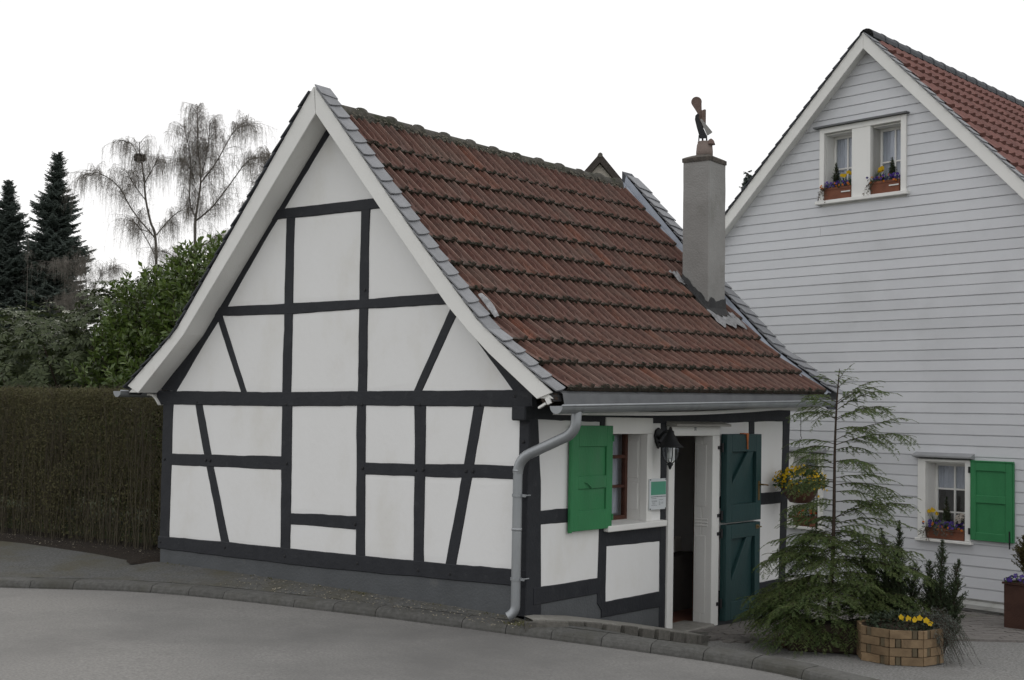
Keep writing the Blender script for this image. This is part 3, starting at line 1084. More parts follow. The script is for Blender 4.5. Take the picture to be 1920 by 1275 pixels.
def framed_leaf(name, y0, y1, z0, z1, xb, xf, m, parent, stile=.11, top=.15, bot=.15, rec=.028, rails=(), brace=False):
    o = MB()
    o.box(xb, xf - rec, y0, y1, z0, z1)
    o = o.build(name, m, parent, bevel=.003)
    e = .0
    for a, b, c, d in ((y0, y0 + stile, z0, z1), (y1 - stile, y1, z0, z1), (y0 + stile, y1 - stile, z1 - top, z1), (y0 + stile, y1 - stile, z0, z0 + bot)):
        q = MB()
        q.box(xf - rec + .0005, xf, a + .0004, b - .0004, c + .0003, d - .0003)
        q.build('stile' if (d - c) > (b - a) else 'rail', m, o, bevel=.004)
    for zc, h in rails:
        q = MB()
        q.box(xf - rec + .0005, xf - .001, y0 + stile, y1 - stile, zc - h / 2, zc + h / 2)
        q.build('rail', m, o, bevel=.004)
    if brace:
        ya, yb, za, zb = y0 + stile, y1 - stile, z0 + bot, z1 - top
        w = .15
        q = MB()
        q.prism([(ya, za), (ya + .12, za), (yb - .06, zb), (yb - .06 - w, zb), (ya, za + .22)], xf - rec + .0006, xf - .004, lambda a, b, d: (d, a, b))
        q.build('brace', m, o, bevel=.004)
    return o


up = framed_leaf('door_leaf', 3.652, 4.512, .635, 1.622, .02, .095, DKGREEN, cott, .13, .20, .20, .045, brace=True)
lo = framed_leaf('door_leaf', 3.652, 4.497, -.445, .612, .02, .095, DKGREEN, cott, .13, .16, .20, .045, brace=True)
hd = MB()
hd.box(.095, .103, 4.425, 4.465, .86, 1.08)
hd.tube([(.10, 4.445, 1.04), (.155, 4.445, 1.04), (.158, 4.50, 1.038), (.15, 4.575, 1.03)], .010, 8)
hd.build('door_handle', BRASS, up)
hk = MB()
hk.tube([(.097, 4.40, .56), (.12, 4.40, .56), (.12, 4.47, .555)], .009, 6)
hk.box(.094, .102, 4.38, 4.45, .535, .58)
hk.build('door_bolt', BRASS, lo)
for z, p in ((1.47, up), (.72, up), (.52, lo), (-.25, lo)):
    h_ = MB()
    h_.tube([(.05, 3.625, z - .05), (.05, 3.625, z + .05)], .016, 8)
    h_.box(.033, .042, 3.55, 3.62, z - .018, z + .018)
    h_.box(.036, .046, 3.63, 3.652, z - .025, z + .025)
    h_.build('hinge', IRON, p)
st_ = MB()
st_.box(.06, .112, 4.02, 4.13, 1.622, 1.634)
st_.prism([(4.10, 1.632), (4.155, 1.632), (4.14, 1.53), (4.145, 1.45), (4.125, 1.45), (4.122, 1.53)], .100, .110, lambda a, b, d: (d, a, b))
o = st_.build('strap', ORANGE)
tag(o, 'orange strap hanging over the top edge of the dark green door', 'strap')

# ------------------------------------------------ cottage window with shutter
wf = MB()
wf.box(-.06, .030, 2.035, 2.138, .735, 1.62)
wfo = wf.build('window', WHITEWOOD, cott, bevel=.004)
tag(wfo, 'small brown sash window in a white board frame')
mb = MB(); mb.box(-.06, .031, 1.245, 2.138, 1.622, 1.785); mb.build('head_board', WHITEWOOD, wfo, bevel=.004)
mb = MB(); mb.box(-.06, .030, 1.245, 1.34, .735, 1.62); mb.build('side_board', WHITEWOOD, wfo, bevel=.004)
mb = MB(); mb.box(-.26, -.062, 2.037, 2.055, .735, 1.66)
mb.box(-.24, -.08, 2.030, 2.0365, .85, 1.12)
mb.box(-.24, -.08, 2.030, 2.0365, 1.17, 1.55)
mb.build('reveal', WHITEWOOD, wfo, bevel=.003)
mb = MB(); mb.box(-.26, -.062, 1.30, 1.338, .735, 1.66); mb.build('reveal', WHITEWOOD, wfo)
mb = MB(); mb.box(-.26, .075, 1.255, 2.385, .672, .732, lambda x, y, z: (x, y, z + (.02 if x < 0 else 0)))
mb.build('sill', WHITEWOOD, wfo, bevel=.008)
sf = MB()
for a, b, c, d in ((1.345, 1.39, .745, 1.66), (1.985, 2.030, .745, 1.66), (1.39, 1.985, .745, .79), (1.39, 1.985, 1.615, 1.66)):
    sf.box(-.25, -.20, a, b, c, d)
sfo = sf.build('sash', BROWN, wfo, bevel=.003)
for z, h in ((1.385, .035), (1.085, .03)):
    q = MB(); q.box(-.245, -.205, 1.39, 1.985, z - h / 2, z + h / 2); q.build('glazing_bar', BROWN, wfo, bevel=.003)
q = MB(); q.box(-.245, -.207, 1.672, 1.703, .79, 1.615); q.build('glazing_bar', BROWN, wfo, bevel=.003)
for a, b in ((1.39, 1.672), (1.703, 1.985)):
    for c, d in ((.79, 1.07), (1.10, 1.367), (1.403, 1.615)):
        q = MB(); q.box(-.229, -.225, a, b, c, d); q.build('pane', GLASS, wfo)
# lace curtains inside
for (y0, y1, z0, z1) in ((1.86, 1.99, .80, 1.60), (1.37, 1.52, .80, 1.6)):
    cu = MB()
    n = 22
    for i in range(n + 1):
        y = y0 + (y1 - y0) * i / n
        x = -.31 + .014 * math.sin(i * 2.1) + .006 * math.sin(i * .9)
        for z in (z0, (z0 + z1) / 2, z1):
            cu.v.append((x, y + .03 * (z1 - z) / (z1 - z0) * math.sin(i * .7), z))
    cu.f = [(i * 3 + a, (i + 1) * 3 + a, (i + 1) * 3 + a + 1, i * 3 + a + 1) for i in range(n) for a in (0, 1)]
    o = cu.build('curtain', CURT, None, smooth=True)
    tag(o, 'white lace curtain hanging behind the brown cottage window' if y0 > 1.6 else 'white lace curtain behind the green shutter side of the cottage window', 'curtain')

sh = framed_leaf('shutter', .622, 1.325, .712, 1.703, .022, .062, GREEN, cott, .11, .20, .19, .018, rails=((1.165, .12),))
mb = MB(); mb.box(.022, .058, .612, .640, .70, 1.69); mb.build('edge_strip', GREEN, sh, bevel=.004)
mb = MB(); mb.tube([(.063, .83, 1.165), (.072, .86, 1.16), (.072, .93, 1.12), (.064, .94, 1.10)], .005, 6); mb.build('latch', GREEN, sh)
for z in (.82, 1.58):
    mb = MB(); mb.tube([(.066, 1.325, z - .03), (.066, 1.325, z + .03)], .009, 7); mb.build('hinge', GREEN, sh)

# ------------------------------------------------ roof
TILT = .018                                     # the ridge and eaves rise a little towards the far gable
RP = [(-2.55, 5.04), (-1.11, 3.385), (-.365, 2.59), (.445, 1.972)]
LP = [(-2.55, 5.04), (-4.56, 2.60), (-5.345, 2.005)]
roof_poly_top = LP[::-1] + RP[1:]
RB = [(-2.53, 4.775), (-1.705, 3.853), (-.762, 2.793), (-.372, 2.423), (.282, 1.934)]
LB = [(-2.53, 4.775), (-4.452, 2.552), (-5.161, 1.947)]
y0, y1 = -.262, 5.58


def verge_rings(T, B):
    n = 12
    return lerp_edge(T, n), lerp_edge(B, n)


bx = MB()
TP = [(-2.55, 4.895), (-1.11, 3.308), (-.365, 2.56), (.445, 1.975)]
LT = [(-2.55, 4.93), (-4.56, 2.54), (-5.345, 1.99)]
low_ = lambda P: [(a, b - .03) for a, b in P]
tr_, br_ = verge_rings(low_(TP), [(-2.53, 4.785)] + RB[1:])
tl_, bl_ = verge_rings(low_(LT), [(-2.53, 4.785)] + LB[1:])
tops = tl_[::-1] + tr_[1:]
bots = bl_[::-1] + br_[1:]
for t_, b_ in zip(tops, bots):
    for yy in (y0, y1):
        bx.v += [(t_.x, yy, t_.y - .006 + TILT * max(0, yy)), (b_.x, yy, b_.y + .006 + TILT * max(0, yy))]
m_ = len(tops)
for i in range(m_ - 1):
    a = i * 4
    b = a + 4
    bx.f += [(a, b, b + 2, a + 2), (a + 1, a + 3, b + 3, b + 1), (a, a + 1, b + 1, b), (a + 2, b + 2, b + 3, a + 3)]
bx.f += [(0, 2, 3, 1), tuple((m_ - 1) * 4 + k for k in (0, 1, 3, 2))]
roof = bx.build('roof', WHITEWOOD, cott)
# raised box under the verge slates
for T_, B_ in ((RP, TP), (LP, LT)):
    vb2 = MB()
    ta, tb = verge_rings(T_, low_(B_))
    for t_, b_ in zip(ta, tb):
        vb2.v += [(t_.x, -.2615, t_.y - .004), (t_.x, -.098, t_.y - .004), (b_.x, -.098, b_.y - .03), (b_.x, -.2615, b_.y - .03)]
    for i in range(12):
        for j in range(4):
            k = (j + 1) % 4
            vb2.f.append((i * 4 + j, i * 4 + k, i * 4 + 4 + k, i * 4 + 4 + j))
    vb2.f += [(0, 1, 2, 3), (51, 50, 49, 48)]
    vb2.build('verge_box', TAR, roof)


def bargeboard(T, B, yy0, yy1):
    mb = MB()
    T, B = verge_rings(T, B)
    for t_, b_ in zip(T, B):
        mb.v += [(t_.x, yy0, t_.y), (t_.x, yy1, t_.y), (b_.x, yy1, b_.y), (b_.x, yy0, b_.y)]
    for i in range(len(T) - 1):
        for j in range(4):
            k = (j + 1) % 4
            mb.f.append((i * 4 + j, i * 4 + k, i * 4 + 4 + k, i * 4 + 4 + j))
    e = (len(T) - 1) * 4
    mb.f += [(0, 1, 2, 3), (e + 3, e + 2, e + 1, e)]
    return mb.build('bargeboard', WHITEWOOD, roof, bevel=.004)


bargeboard([(-2.541, 5.062), (-1.11, 3.405), (-.365, 2.61), (.447, 1.992)], [(-2.515, 4.778)] + RB[1:], -.285, -.264)
bargeboard([(-2.555, 5.062), (-4.56, 2.622), (-5.347, 2.027)], [(-2.519, 4.778)] + LB[1:], -.285, -.264)
# splintered stub and dark gap at the eave end of the right bargeboard
mb = MB(); mb.prism([(.30, 1.935), (.44, 1.985), (.45, 1.93), (.34, 1.87)], .20, .25, GF); mb.build('rafter_end', WOODD, roof)
mb = MB(); mb.prism([(.36, 1.935), (.405, 1.95), (.425, 1.90), (.39, 1.885)], .255, .275, GF); mb.build('splinter', WHITEWOOD, roof)
mb = MB(); mb.prism([(.285, 1.865), (.36, 1.905), (.37, 1.888), (.29, 1.848)], .24, .27, GF); mb.build('splinter', WHITEWOOD, roof)


class Slope:
    def __init__(self, P, t0=TILT, t1=TILT):
        self.P = [Vector(p) for p in P]
        self.t0, self.t1 = t0, t1
        self.L = [0]
        for a, b in zip(self.P, self.P[1:]): self.L.append(self.L[-1] + (b - a).length)

    def tilt(self, s_):
        return self.t0 + (self.t1 - self.t0) * min(1, max(0, s_ / self.L[-1]))

    def at(self, s_):
        i = 0
        while i < len(self.P) - 2 and self.L[i + 1] < s_: i += 1
        d = (self.P[i + 1] - self.P[i]).normalized()
        return self.P[i] + d * (s_ - self.L[i]), d

    def matrix(self, s_, y, lift=0.0, pitch=0.0):
        p, d = self.at(s_)
        n_ = Vector((-d.y, d.x)) if d.x > 0 else Vector((d.y, -d.x))
        p = p + n_ * lift
        X = Vector((0, -1 if d.x > 0 else 1, 0))
        Y = Vector((d.x, 0, d.y))
        Z = Vector((n_.x, 0, n_.y))
        m_ = Matrix((X, Y, Z)).transposed().to_4x4()
        return Matrix.Translation((p.x, y, p.y + self.tilt(s_) * max(0, y))) @ m_ @ Matrix.Rotation(pitch, 4, 'X')

    def chord(self, s0, s1, y, lift=0.0, pitch=0.0):
        p, q = self.at(s0)[0], self.at(s1)[0]
        d = (q - p).normalized()
        n_ = Vector((-d.y, d.x)) if d.x > 0 else Vector((d.y, -d.x))
        p = p + n_ * lift
        X = Vector((0, -1 if d.x > 0 else 1, 0))
        m_ = Matrix((X, Vector((d.x, 0, d.y)), Vector((n_.x, 0, n_.y)))).transposed().to_4x4()
        return Matrix.Translation((p.x, y, p.y + self.tilt(s1) * max(0, y))) @ m_ @ Matrix.Rotation(pitch, 4, 'X')


SR, SL = Slope(RP), Slope(LP)
ST_ = Slope(TP, .006, .018)
SRF = Slope([(-2.55, 4.955), (-1.11, 3.335), (-.365, 2.565), (.445, 1.972)], .012, .018)
SLT = Slope(LT, .006, .018)
TW, TL = .2055, .40
prof = [(0, .002), (.03, .036), (.11, .039), (.16, .002), (.36, .000), (.41, .026), (.48, .028), (.53, -.020), (.63, -.022), (.69, .002), (1, .000)]


def tile_mesh(seed, TL=TL):
    r_ = random.Random(seed)
    mb = MB()
    rows = [(0, 1.0), (TL - .16, 1.0), (TL - .11, .25), (TL, .15)]
    sh = TL - .40
    for (l, k) in rows:
        l = l - sh
        for j, (u, h) in enumerate(prof):
            rib = u < .22 or u > .95
            hh = h if rib else (h * k + .004 * (1 - k))
            mb.v.append(((u - .5) * TW * .995, l, hh + r_.uniform(-.0008, .0008)))
    n_ = len(prof)
    for i in range(3):
        for j in range(n_ - 1):
            mb.f.append((i * n_ + j, i * n_ + j + 1, (i + 1) * n_ + j + 1, (i + 1) * n_ + j))
    base = len(mb.v)
    for j, (u, h) in enumerate(prof):
        mb.v.append(((u - .5) * TW * .995, TL - sh - .004, -.036))
    for j in range(n_ - 1):
        mb.f.append((3 * n_ + j, 3 * n_ + j + 1, base + j + 1, base + j))
    me = mb.mesh('roof_tile')
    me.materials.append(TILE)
    return me


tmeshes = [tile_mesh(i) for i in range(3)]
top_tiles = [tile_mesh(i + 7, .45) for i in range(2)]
NROW, NCOL = 11, 27
ROWS = [.59, .935, 1.29, 1.635, 1.985, 2.34, 2.70, 3.06, 3.42, 3.78, 4.175]
for s_ in ROWS:
    for c in range(NCOL):
        y = -.06 + TW * (c + .5)
        first = s_ == ROWS[0]
        tl = .45 if first else TL
        mw = ST_.chord(s_ - tl, s_, y + random.uniform(-.003, .003), .016 + random.uniform(0, .003), (.085 if first else .115) + random.uniform(-.008, .008))
        mw = mw @ Matrix.Rotation(random.uniform(-.006, .006), 4, 'Z')
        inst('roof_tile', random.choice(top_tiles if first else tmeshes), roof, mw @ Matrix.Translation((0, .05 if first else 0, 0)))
# tiles of the slope that faces away, one part
lt = MB()
for s_ in [.70 + .34 * k for k in range(9)]:
    for c in range(27):
        mw = SLT.matrix(s_ - TL, -.06 + TW * (c + .5), .012, .10)
        vs = [mw @ Vector(p) for p in ((-.1, 0, 0), (.1, 0, 0), (.1, TL, .01), (-.1, TL, .01), (.1, TL, -.03), (-.1, TL, -.03), (0, TL, .025), (0, 0, .015))]
        lt.add(vs, [(0, 7, 6, 3), (7, 1, 2, 6), (3, 6, 2, 4, 5)])
tag(lt.build('far_slope_tiles', RIDGE, roof), kind='stuff')

# moss cushions along the tile noses
Vm, Fm = [], []
ico = [(0, 0, 1), (.89, 0, .45), (.28, .85, .45), (-.72, .53, .45), (-.72, -.53, .45), (.28, -.85, .45)]
for s_ in ROWS:
    for k in range(190):
        y = random.uniform(-.05, 5.45)
        if mnoise.noise(Vector((y * 1.3, s_ * 3.1, 2))) < random.uniform(-.5, .35): continue
        mw = ST_.matrix(s_ + random.uniform(-.03, .006), y, .066 + random.uniform(-.03, .018))
        r = random.uniform(.008, .026)
        n0 = len(Vm)
        for p in ico:
            Vm.append(tuple(mw @ Vector((p[0] * r * 1.3, p[1] * r, p[2] * r * .9))))
        Fm += [(n0, n0 + 1, n0 + 2), (n0, n0 + 2, n0 + 3), (n0, n0 + 3, n0 + 4), (n0, n0 + 4, n0 + 5), (n0, n0 + 5, n0 + 1)]
tag(link('moss', np_mesh('moss', np.array(Vm), np.array(Fm)), MOSS, roof, True), kind='stuff')

# dark battens and felt below the tiles
ul = MB()
for s_ in list(np.linspace(.0, 4.20, 24)):
    for yy in (-.055, 5.50):
        ul.v.append(tuple(ST_.matrix(s_, yy, .004).translation))
ul.f = [(i * 2, i * 2 + 1, i * 2 + 3, i * 2 + 2) for i in range(23)]
ul.build('roofing_felt', TAR, roof)

# ridge tiles
rt = MB()
for i, (l, rr) in enumerate(((0, .103), (.43, .106), (.431, .126), (.475, .126))):
    for k in range(11):
        an = rad(-18 + 216 * k / 10)
        rt.v.append((math.cos(an) * rr, l, math.sin(an) * rr))
rt.f = [(i * 11 + k, i * 11 + k + 1, (i + 1) * 11 + k + 1, (i + 1) * 11 + k) for i in range(3) for k in range(10)]
rtme = rt.mesh('ridge_tile')
rtme.materials.append(RIDGE)
for f in rtme.polygons: f.use_smooth = True
for i in range(12):
    y = -.06 + i * .457
    inst('ridge_tile', rtme, roof, Matrix.Translation((-2.545 + random.uniform(-.006, .006), y, 4.842 + .007 * max(0, y) - .022 * math.sin(PI * i / 11))) @ Matrix.Rotation(.007 + random.uniform(-.012, .012), 4, 'X') @ Matrix.Rotation(random.uniform(-.05, .05), 4, 'Y'))
# mortar bedding below the ridge
Vm, Fm = [], []
for k in range(420):
    y = random.uniform(-.05, 5.45)
    mw = ST_.matrix(random.uniform(.09, .19), y, .058 + random.uniform(0, .02))
    r = random.uniform(.006, .020)
    n0 = len(Vm)
    for p in ico:
        Vm.append(tuple(mw @ Vector((p[0] * r * 1.3, p[1] * r, p[2] * r * .8))))
    Fm += [(n0, n0 + 1, n0 + 2), (n0, n0 + 2, n0 + 3), (n0, n0 + 3, n0 + 4), (n0, n0 + 4, n0 + 5), (n0, n0 + 5, n0 + 1)]
tag(link('ridge_mortar', np_mesh('mortar', np.array(Vm), np.array(Fm)), MOSSY, roof), kind='stuff')
mb = MB()
for yy in (-.05, 5.46):
    for sx in (.05, .2):
        pass


# verge slates
def slate_mesh(wid, lng, curve=.05):
    mb = MB()
    n_ = 7
    tp = [(-wid / 2, 0), (wid / 2, 0)]
    bt = [(wid / 2 - wid * k / (n_ - 1), lng - curve * (1 - (1 - k / (n_ - 1)) ** 2) if True else lng) for k in range(n_)]
    # the lower edge bends from the outer corner (short) to the inner corner (long)
    poly = tp + [(x, lng - curve * ((wid / 2 + x) / wid) ** 2 * 0 - curve * ((wid / 2 - x) / wid) ** 1.6) for x, _ in bt]
    mb.prism(poly, -.009, .003, lambda a, b, d: (a, b, d))
    return mb


def verge(S, yc, wid, n_, lng, lift, m, s0, s1, flip=False):
    for i in range(n_):
        s_ = s0 + (s1 - s0) * i / (n_ - 1) if n_ > 1 else s0
        mbs = slate_mesh(wid, lng, -.06 if flip else .06)
        me = mbs.mesh('verge_slate')
        me.materials.append(m)
        inst('verge_slate', me, roof, S.matrix(s_, yc, lift, .105 + random.uniform(-.012, .012)) @ Matrix.Rotation(random.uniform(-.02, .02), 4, 'Z'))


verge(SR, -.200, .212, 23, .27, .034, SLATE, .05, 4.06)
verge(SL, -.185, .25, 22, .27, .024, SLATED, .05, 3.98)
# top cap slate and the slate at the eave end
mb = MB()
mw = SR.matrix(0, -.198, .050)
mb.add([mw @ Vector(p) for p in ((-.110, -.0, 0), (.108, -.0, 0), (.105, .14, .006), (-.110, .17, .008), (-.110, -.0, -.012), (.108, -.0, -.012), (.105, .14, -.004), (-.110, .17, -.002))],
       [(0, 1, 2, 3), (4, 7, 6, 5), (0, 4, 5, 1), (1, 5, 6, 2), (2, 6, 7, 3), (3, 7, 4, 0)])
mb.build('cap_slate', SLATE, roof)
# far verge: raised board, slates and pale flashing
fb = MB()
Pv = [SRF.at(s_)[0] for s_ in (0, SRF.L[1], SRF.L[2], SRF.L[3])]
for (p, dn) in zip(Pv, (0.15, .09, .09, .09)):
    for yy in (5.60, 5.86):
        fb.v += [(p.x, yy, p.y + .015 * yy + .085), (p.x, yy, p.y + .015 * yy - .13)]
for i in range(3):
    a = i * 4
    b = a + 4
    fb.f += [(a, b, b + 2, a + 2), (a + 1, a + 3, b + 3, b + 1), (a, a + 1, b + 1, b), (a + 2, b + 2, b + 3, a + 3)]
fb.f += [(0, 2, 3, 1), (12, 13, 15, 14)]
fb.build('verge_board', SLATED, roof)
verge(SRF, 5.735, .275, 23, .27, .090, SLATE, .03, 4.05, flip=True)
fl = MB()
nseg = 44
for i in range(nseg + 1):
    s_ = .02 + 4.24 * i / nseg
    ww = .012 * math.sin(i * 1.43) + .01 * math.sin(i * .6)
    for yy, lf, S_ in ((5.468 + ww, .040, ST_), (5.50 + ww, .075, ST_), (5.575, .06, ST_), (5.597, .07, SRF)):
        mw = S_.matrix(min(s_, S_.L[-1]), yy, lf)
        fl.v.append(tuple(mw.translation))
fl.f = [(i * 4 + a, i * 4 + a + 1, i * 4 + 5 + a, i * 4 + 4 + a) for i in range(nseg) for a in range(3)]
fl.build('verge_flashing', FLASH, roof)
# bent zinc piece under the near verge slates
bz = MB()
for i in range(9):
    s_ = 2.92 + .30 * i / 8
    for yy, lf in ((-.062, .062), (-.045, .08 + .02 * math.sin(i / 8 * PI)), (-.02, .085 + .022 * math.sin(i / 8 * PI)), (-.0, .06)):
        bz.v.append(tuple(SR.matrix(s_, yy, lf).translation))
bz.f = [(i * 4 + a, i * 4 + a + 1, i * 4 + 5 + a, i * 4 + 4 + a) for i in range(8) for a in range(3)]
bz.build('bent_flashing', LEAD, roof, smooth=True)

# eave: zinc apron, soffit board, gutter
ez = lambda y: TILT * y
ap = MB()
for y in np.linspace(-.16, 5.62, 14):
    ap.v += [(.425, y, 2.012 + ez(y)), (.470, y, 1.985 + ez(y)), (.492, y, 1.865 + .026 * (y + .3)), (.480, y, 1.855 + .026 * (y + .3))]
ap.f = [(i * 4 + a, i * 4 + a + 1, i * 4 + 5 + a, i * 4 + 4 + a) for i in range(13) for a in range(3)]
ap.build('eave_apron', ZINCD, roof)
so = MB()
NY = 24
for i in range(NY + 1):
    y = .35 + 5.05 * i / NY
    sag = .022 * math.sin(PI * min(1, max(0, (y - .3) / 3.4))) * -1 + (.02 * math.sin(PI * max(0, (y - 3.7) / 1.9)) if y > 3.7 else 0)
    z = 1.80 + .020 * y + sag
    so.v += [(.0, y, z - .008), (.40, y, z + .0), (.40, y, z + .035), (.0, y, z + .03)]
so.f = [(i * 4 + a, i * 4 + (a + 1) % 4, i * 4 + 4 + (a + 1) % 4, i * 4 + 4 + a) for i in range(NY) for a in range(4)] + [(0, 1, 2, 3), (NY * 4 + 3, NY * 4 + 2, NY * 4 + 1, NY * 4)]
so.build('soffit_board', WHITEWOOD, roof)


def gutter(x0, z0, ya, yb, slope, m, parent, n_=24, r=.066):
    mb = MB()
    A = 13
    for i in range(n_ + 1):
        y = ya + (yb - ya) * i / n_
        zc = z0 + slope * (y - ya)
        for rr in (r, r - .005):
            for k in range(A):
                an = PI + PI * k / (A - 1)
                mb.v.append((x0 + math.cos(an) * rr, y, zc + math.sin(an) * rr))
    for i in range(n_):
        a = i * 2 * A
        b = a + 2 * A
        for k in range(A - 1):
            mb.f.append((a + k, a + k + 1, b + k + 1, b + k))
            mb.f.append((a + A + k, b + A + k, b + A + k + 1, a + A + k + 1))
        mb.f.append((a, b, b + A, a + A))
        mb.f.append((a + A - 1, a + 2 * A - 1, b + 2 * A - 1, b + A - 1))
    for i in (0, n_):
        a = i * 2 * A
        mb.f.append(tuple(a + k for k in range(A)) if i == 0 else tuple(a + k for k in range(A))[::-1])
    # rolled front bead
    g_ = mb.build('gutter', m, parent, smooth=False)
    bd = MB()
    bd.tube([(x0 + r, ya + (yb - ya) * i / 8, z0 + slope * (yb - ya) * i / 8 + .004) for i in range(9)], .011, 8)
    bd.build('gutter_bead', m, g_, smooth=True)
    for i in range(6):
        y = ya + .35 + i * (yb - ya - .6) / 5
        c = MB()
        pts = []
        for k in range(9):
            an = PI + PI * k / 8
            pts.append((x0 + math.cos(an) * (r + .004), y, z0 + slope * (y - ya) + math.sin(an) * (r + .004)))
        for p in pts:
            c.v += [(p[0], p[1] - .014, p[2]), (p[0], p[1] + .014, p[2])]
        c.f = [(k * 2, k * 2 + 1, k * 2 + 3, k * 2 + 2) for k in range(8)]
        c.build('gutter_bracket', m, g_)
    return g_


gutter(.555, 1.872, -.38, 5.42, .027, ZINC, cott)
gutter(-5.43, 1.965, -.36, 5.5, .01, ZINC, cott)
# white curved cove board under the left eave, seen end-on
mb = MB()
cv = []
for k in range(9):
    t = k / 8
    cv.append((-5.30 + .20 * t, 1.945 - .105 * (t ** 2.0) + .012 * math.sin(PI * t)))
for x, z in cv:
    mb.v += [(x, -.05, z), (x, 5.3, z), (x, 5.3, z - .022), (x, -.05, z - .022)]
for i in range(8):
    for j in range(4):
        k = (j + 1) % 4
        mb.f.append((i * 4 + j, i * 4 + k, i * 4 + 4 + k, i * 4 + 4 + j))
mb.f += [(0, 1, 2, 3), (35, 34, 33, 32)]
mb.build('eave_cove', WHITEWOOD, roof)

# downpipe
def arc_pts(p0, p1, p2, n_=6):
    p0, p1, p2 = Vector(p0), Vector(p1), Vector(p2)
    return [p0.lerp(p1, t).lerp(p1.lerp(p2, t), t) for t in [k / n_ for k in range(n_ + 1)]]


dpp = [(.552, -.06, 1.83), (.552, -.065, 1.77)] + arc_pts((.552, -.067, 1.74), (.552, -.07, 1.66), (.46, -.075, 1.61), 6) + arc_pts((.10, -.098, 1.455), (-.035, -.106, 1.40), (-.035, -.108, 1.27), 6)
dp1 = MB()
dp1.tube(dpp, .047, 14, caps=False)
pipe = dp1.build('downpipe', ZINC, cott, smooth=True)
mb = MB()
mb.tube([(-.035, -.108, 1.30), (-.033, -.108, .12)] + arc_pts((-.033, -.108, .10), (-.033, -.108, .035), (-.085, -.15, .0), 5), .043, 14, caps=False)
mb.build('pipe_section', ZINC, pipe, smooth=True)
for z in (1.075, .335):
    c = MB()
    c.lathe([(.046, -.014), (.051, -.012), (.051, .012), (.046, .014)], 14, (-.034, -.108, z), cap=False)
    c.box(.01, .055, -.115, -.10, z - .012, z + .012)
    c.tube([(.03, -.108, z), (.03, .0, z)], .006, 6)
    c.build('pipe_clamp', ZINC, pipe)
for i, z in enumerate((1.30, .78)):
    c = MB()
    c.lathe([(.0435, -.02), (.0475, -.018), (.0475, .004), (.0435, .006)], 14, (-.0345, -.108, z), cap=False)
    c.build('pipe_collar', ZINC, pipe, smooth=True)

# chimney
ch = MB()
n_ = 20
cx0, cx1, cy0, cy1 = -1.112, -.748, 4.75, 5.175
for i in range(n_ + 1):
    z = 2.9 + (4.965 - 2.9) * i / n_
    f = i / n_
    lean = -.012 * f
    j = lambda a: .0035 * mnoise.noise(Vector((z * 4, a, 0)))
    c4 = [(cx0 + j(1), cy0 + j(2)), (cx1 + j(3) - .012, cy0 + j(4)), (cx1 + j(3), cy0 + j(4) + .012), (cx1 + j(5), cy1 + j(6)), (cx0 + j(7), cy1 + j(8))]
    ch.v += [(a + lean, b, z) for a, b in c4]
for i in range(n_):
    for k in range(5):
        q = (k + 1) % 5
        ch.f.append((i * 5 + k, i * 5 + q, i * 5 + 5 + q, i * 5 + 5 + k))
ch.f.append(tuple(n_ * 5 + k for k in range(5)))
chim = ch.build('chimney', CHIM, cott)
cc = MB()
def wob(x, y, z): return (x + .006 * mnoise.noise(Vector((x * 9, y * 9, z * 9))), y + .006 * mnoise.noise(Vector((x * 9 + 5, y * 9, z * 9))), z + .008 * mnoise.noise(Vector((x * 7, y * 7 + 4, 0))))
for (e, z0_, z1_) in ((.012, 4.965, 5.015),):
    N_ = 8
    ring = []
    for k in range(N_): ring.append((cx0 - e - .012 + (cx1 - cx0 + 2 * e) * k / N_, cy0 - e))
    for k in range(N_): ring.append((cx1 + e - .012, cy0 - e + (cy1 - cy0 + 2 * e) * k / N_))
    for k in range(N_): ring.append((cx1 + e - .012 - (cx1 - cx0 + 2 * e) * k / N_, cy1 + e))
    for k in range(N_): ring.append((cx0 - e - .012, cy1 + e - (cy1 - cy0 + 2 * e) * k / N_))
    for zz, sh_ in ((z0_, 1), (z1_, 1.0), (z1_ + .018, .86), (z1_ + .048, .55)):
        for x, y in ring:
            xm, ym = (cx0 + cx1) / 2 - .012, (cy0 + cy1) / 2
            cc.v.append(wob(xm + (x - xm) * sh_, ym + (y - ym) * sh_, zz))
    m_ = len(ring)
    for r_ in range(3):
        for k in range(m_):
            cc.f.append((r_ * m_ + k, r_ * m_ + (k + 1) % m_, (r_ + 1) * m_ + (k + 1) % m_, (r_ + 1) * m_ + k))
    cc.f.append(tuple(3 * m_ + k for k in range(m_)))
    cc.f.append(tuple(range(m_))[::-1])
cc.build('chimney_cap', mat('cap_mortar', (.12, .105, .09), (.045, .042, .038), 14, .95, .6, 50), chim)
cp_ = MB()
cp_.lathe([(.105, 5.04), (.106, 5.12), (.098, 5.20), (.085, 5.235), (.09, 5.245), (.07, 5.25)], 18, (-.945, 4.962, 0))
cp_.build('chimney_pot', CLAY, chim, smooth=True)
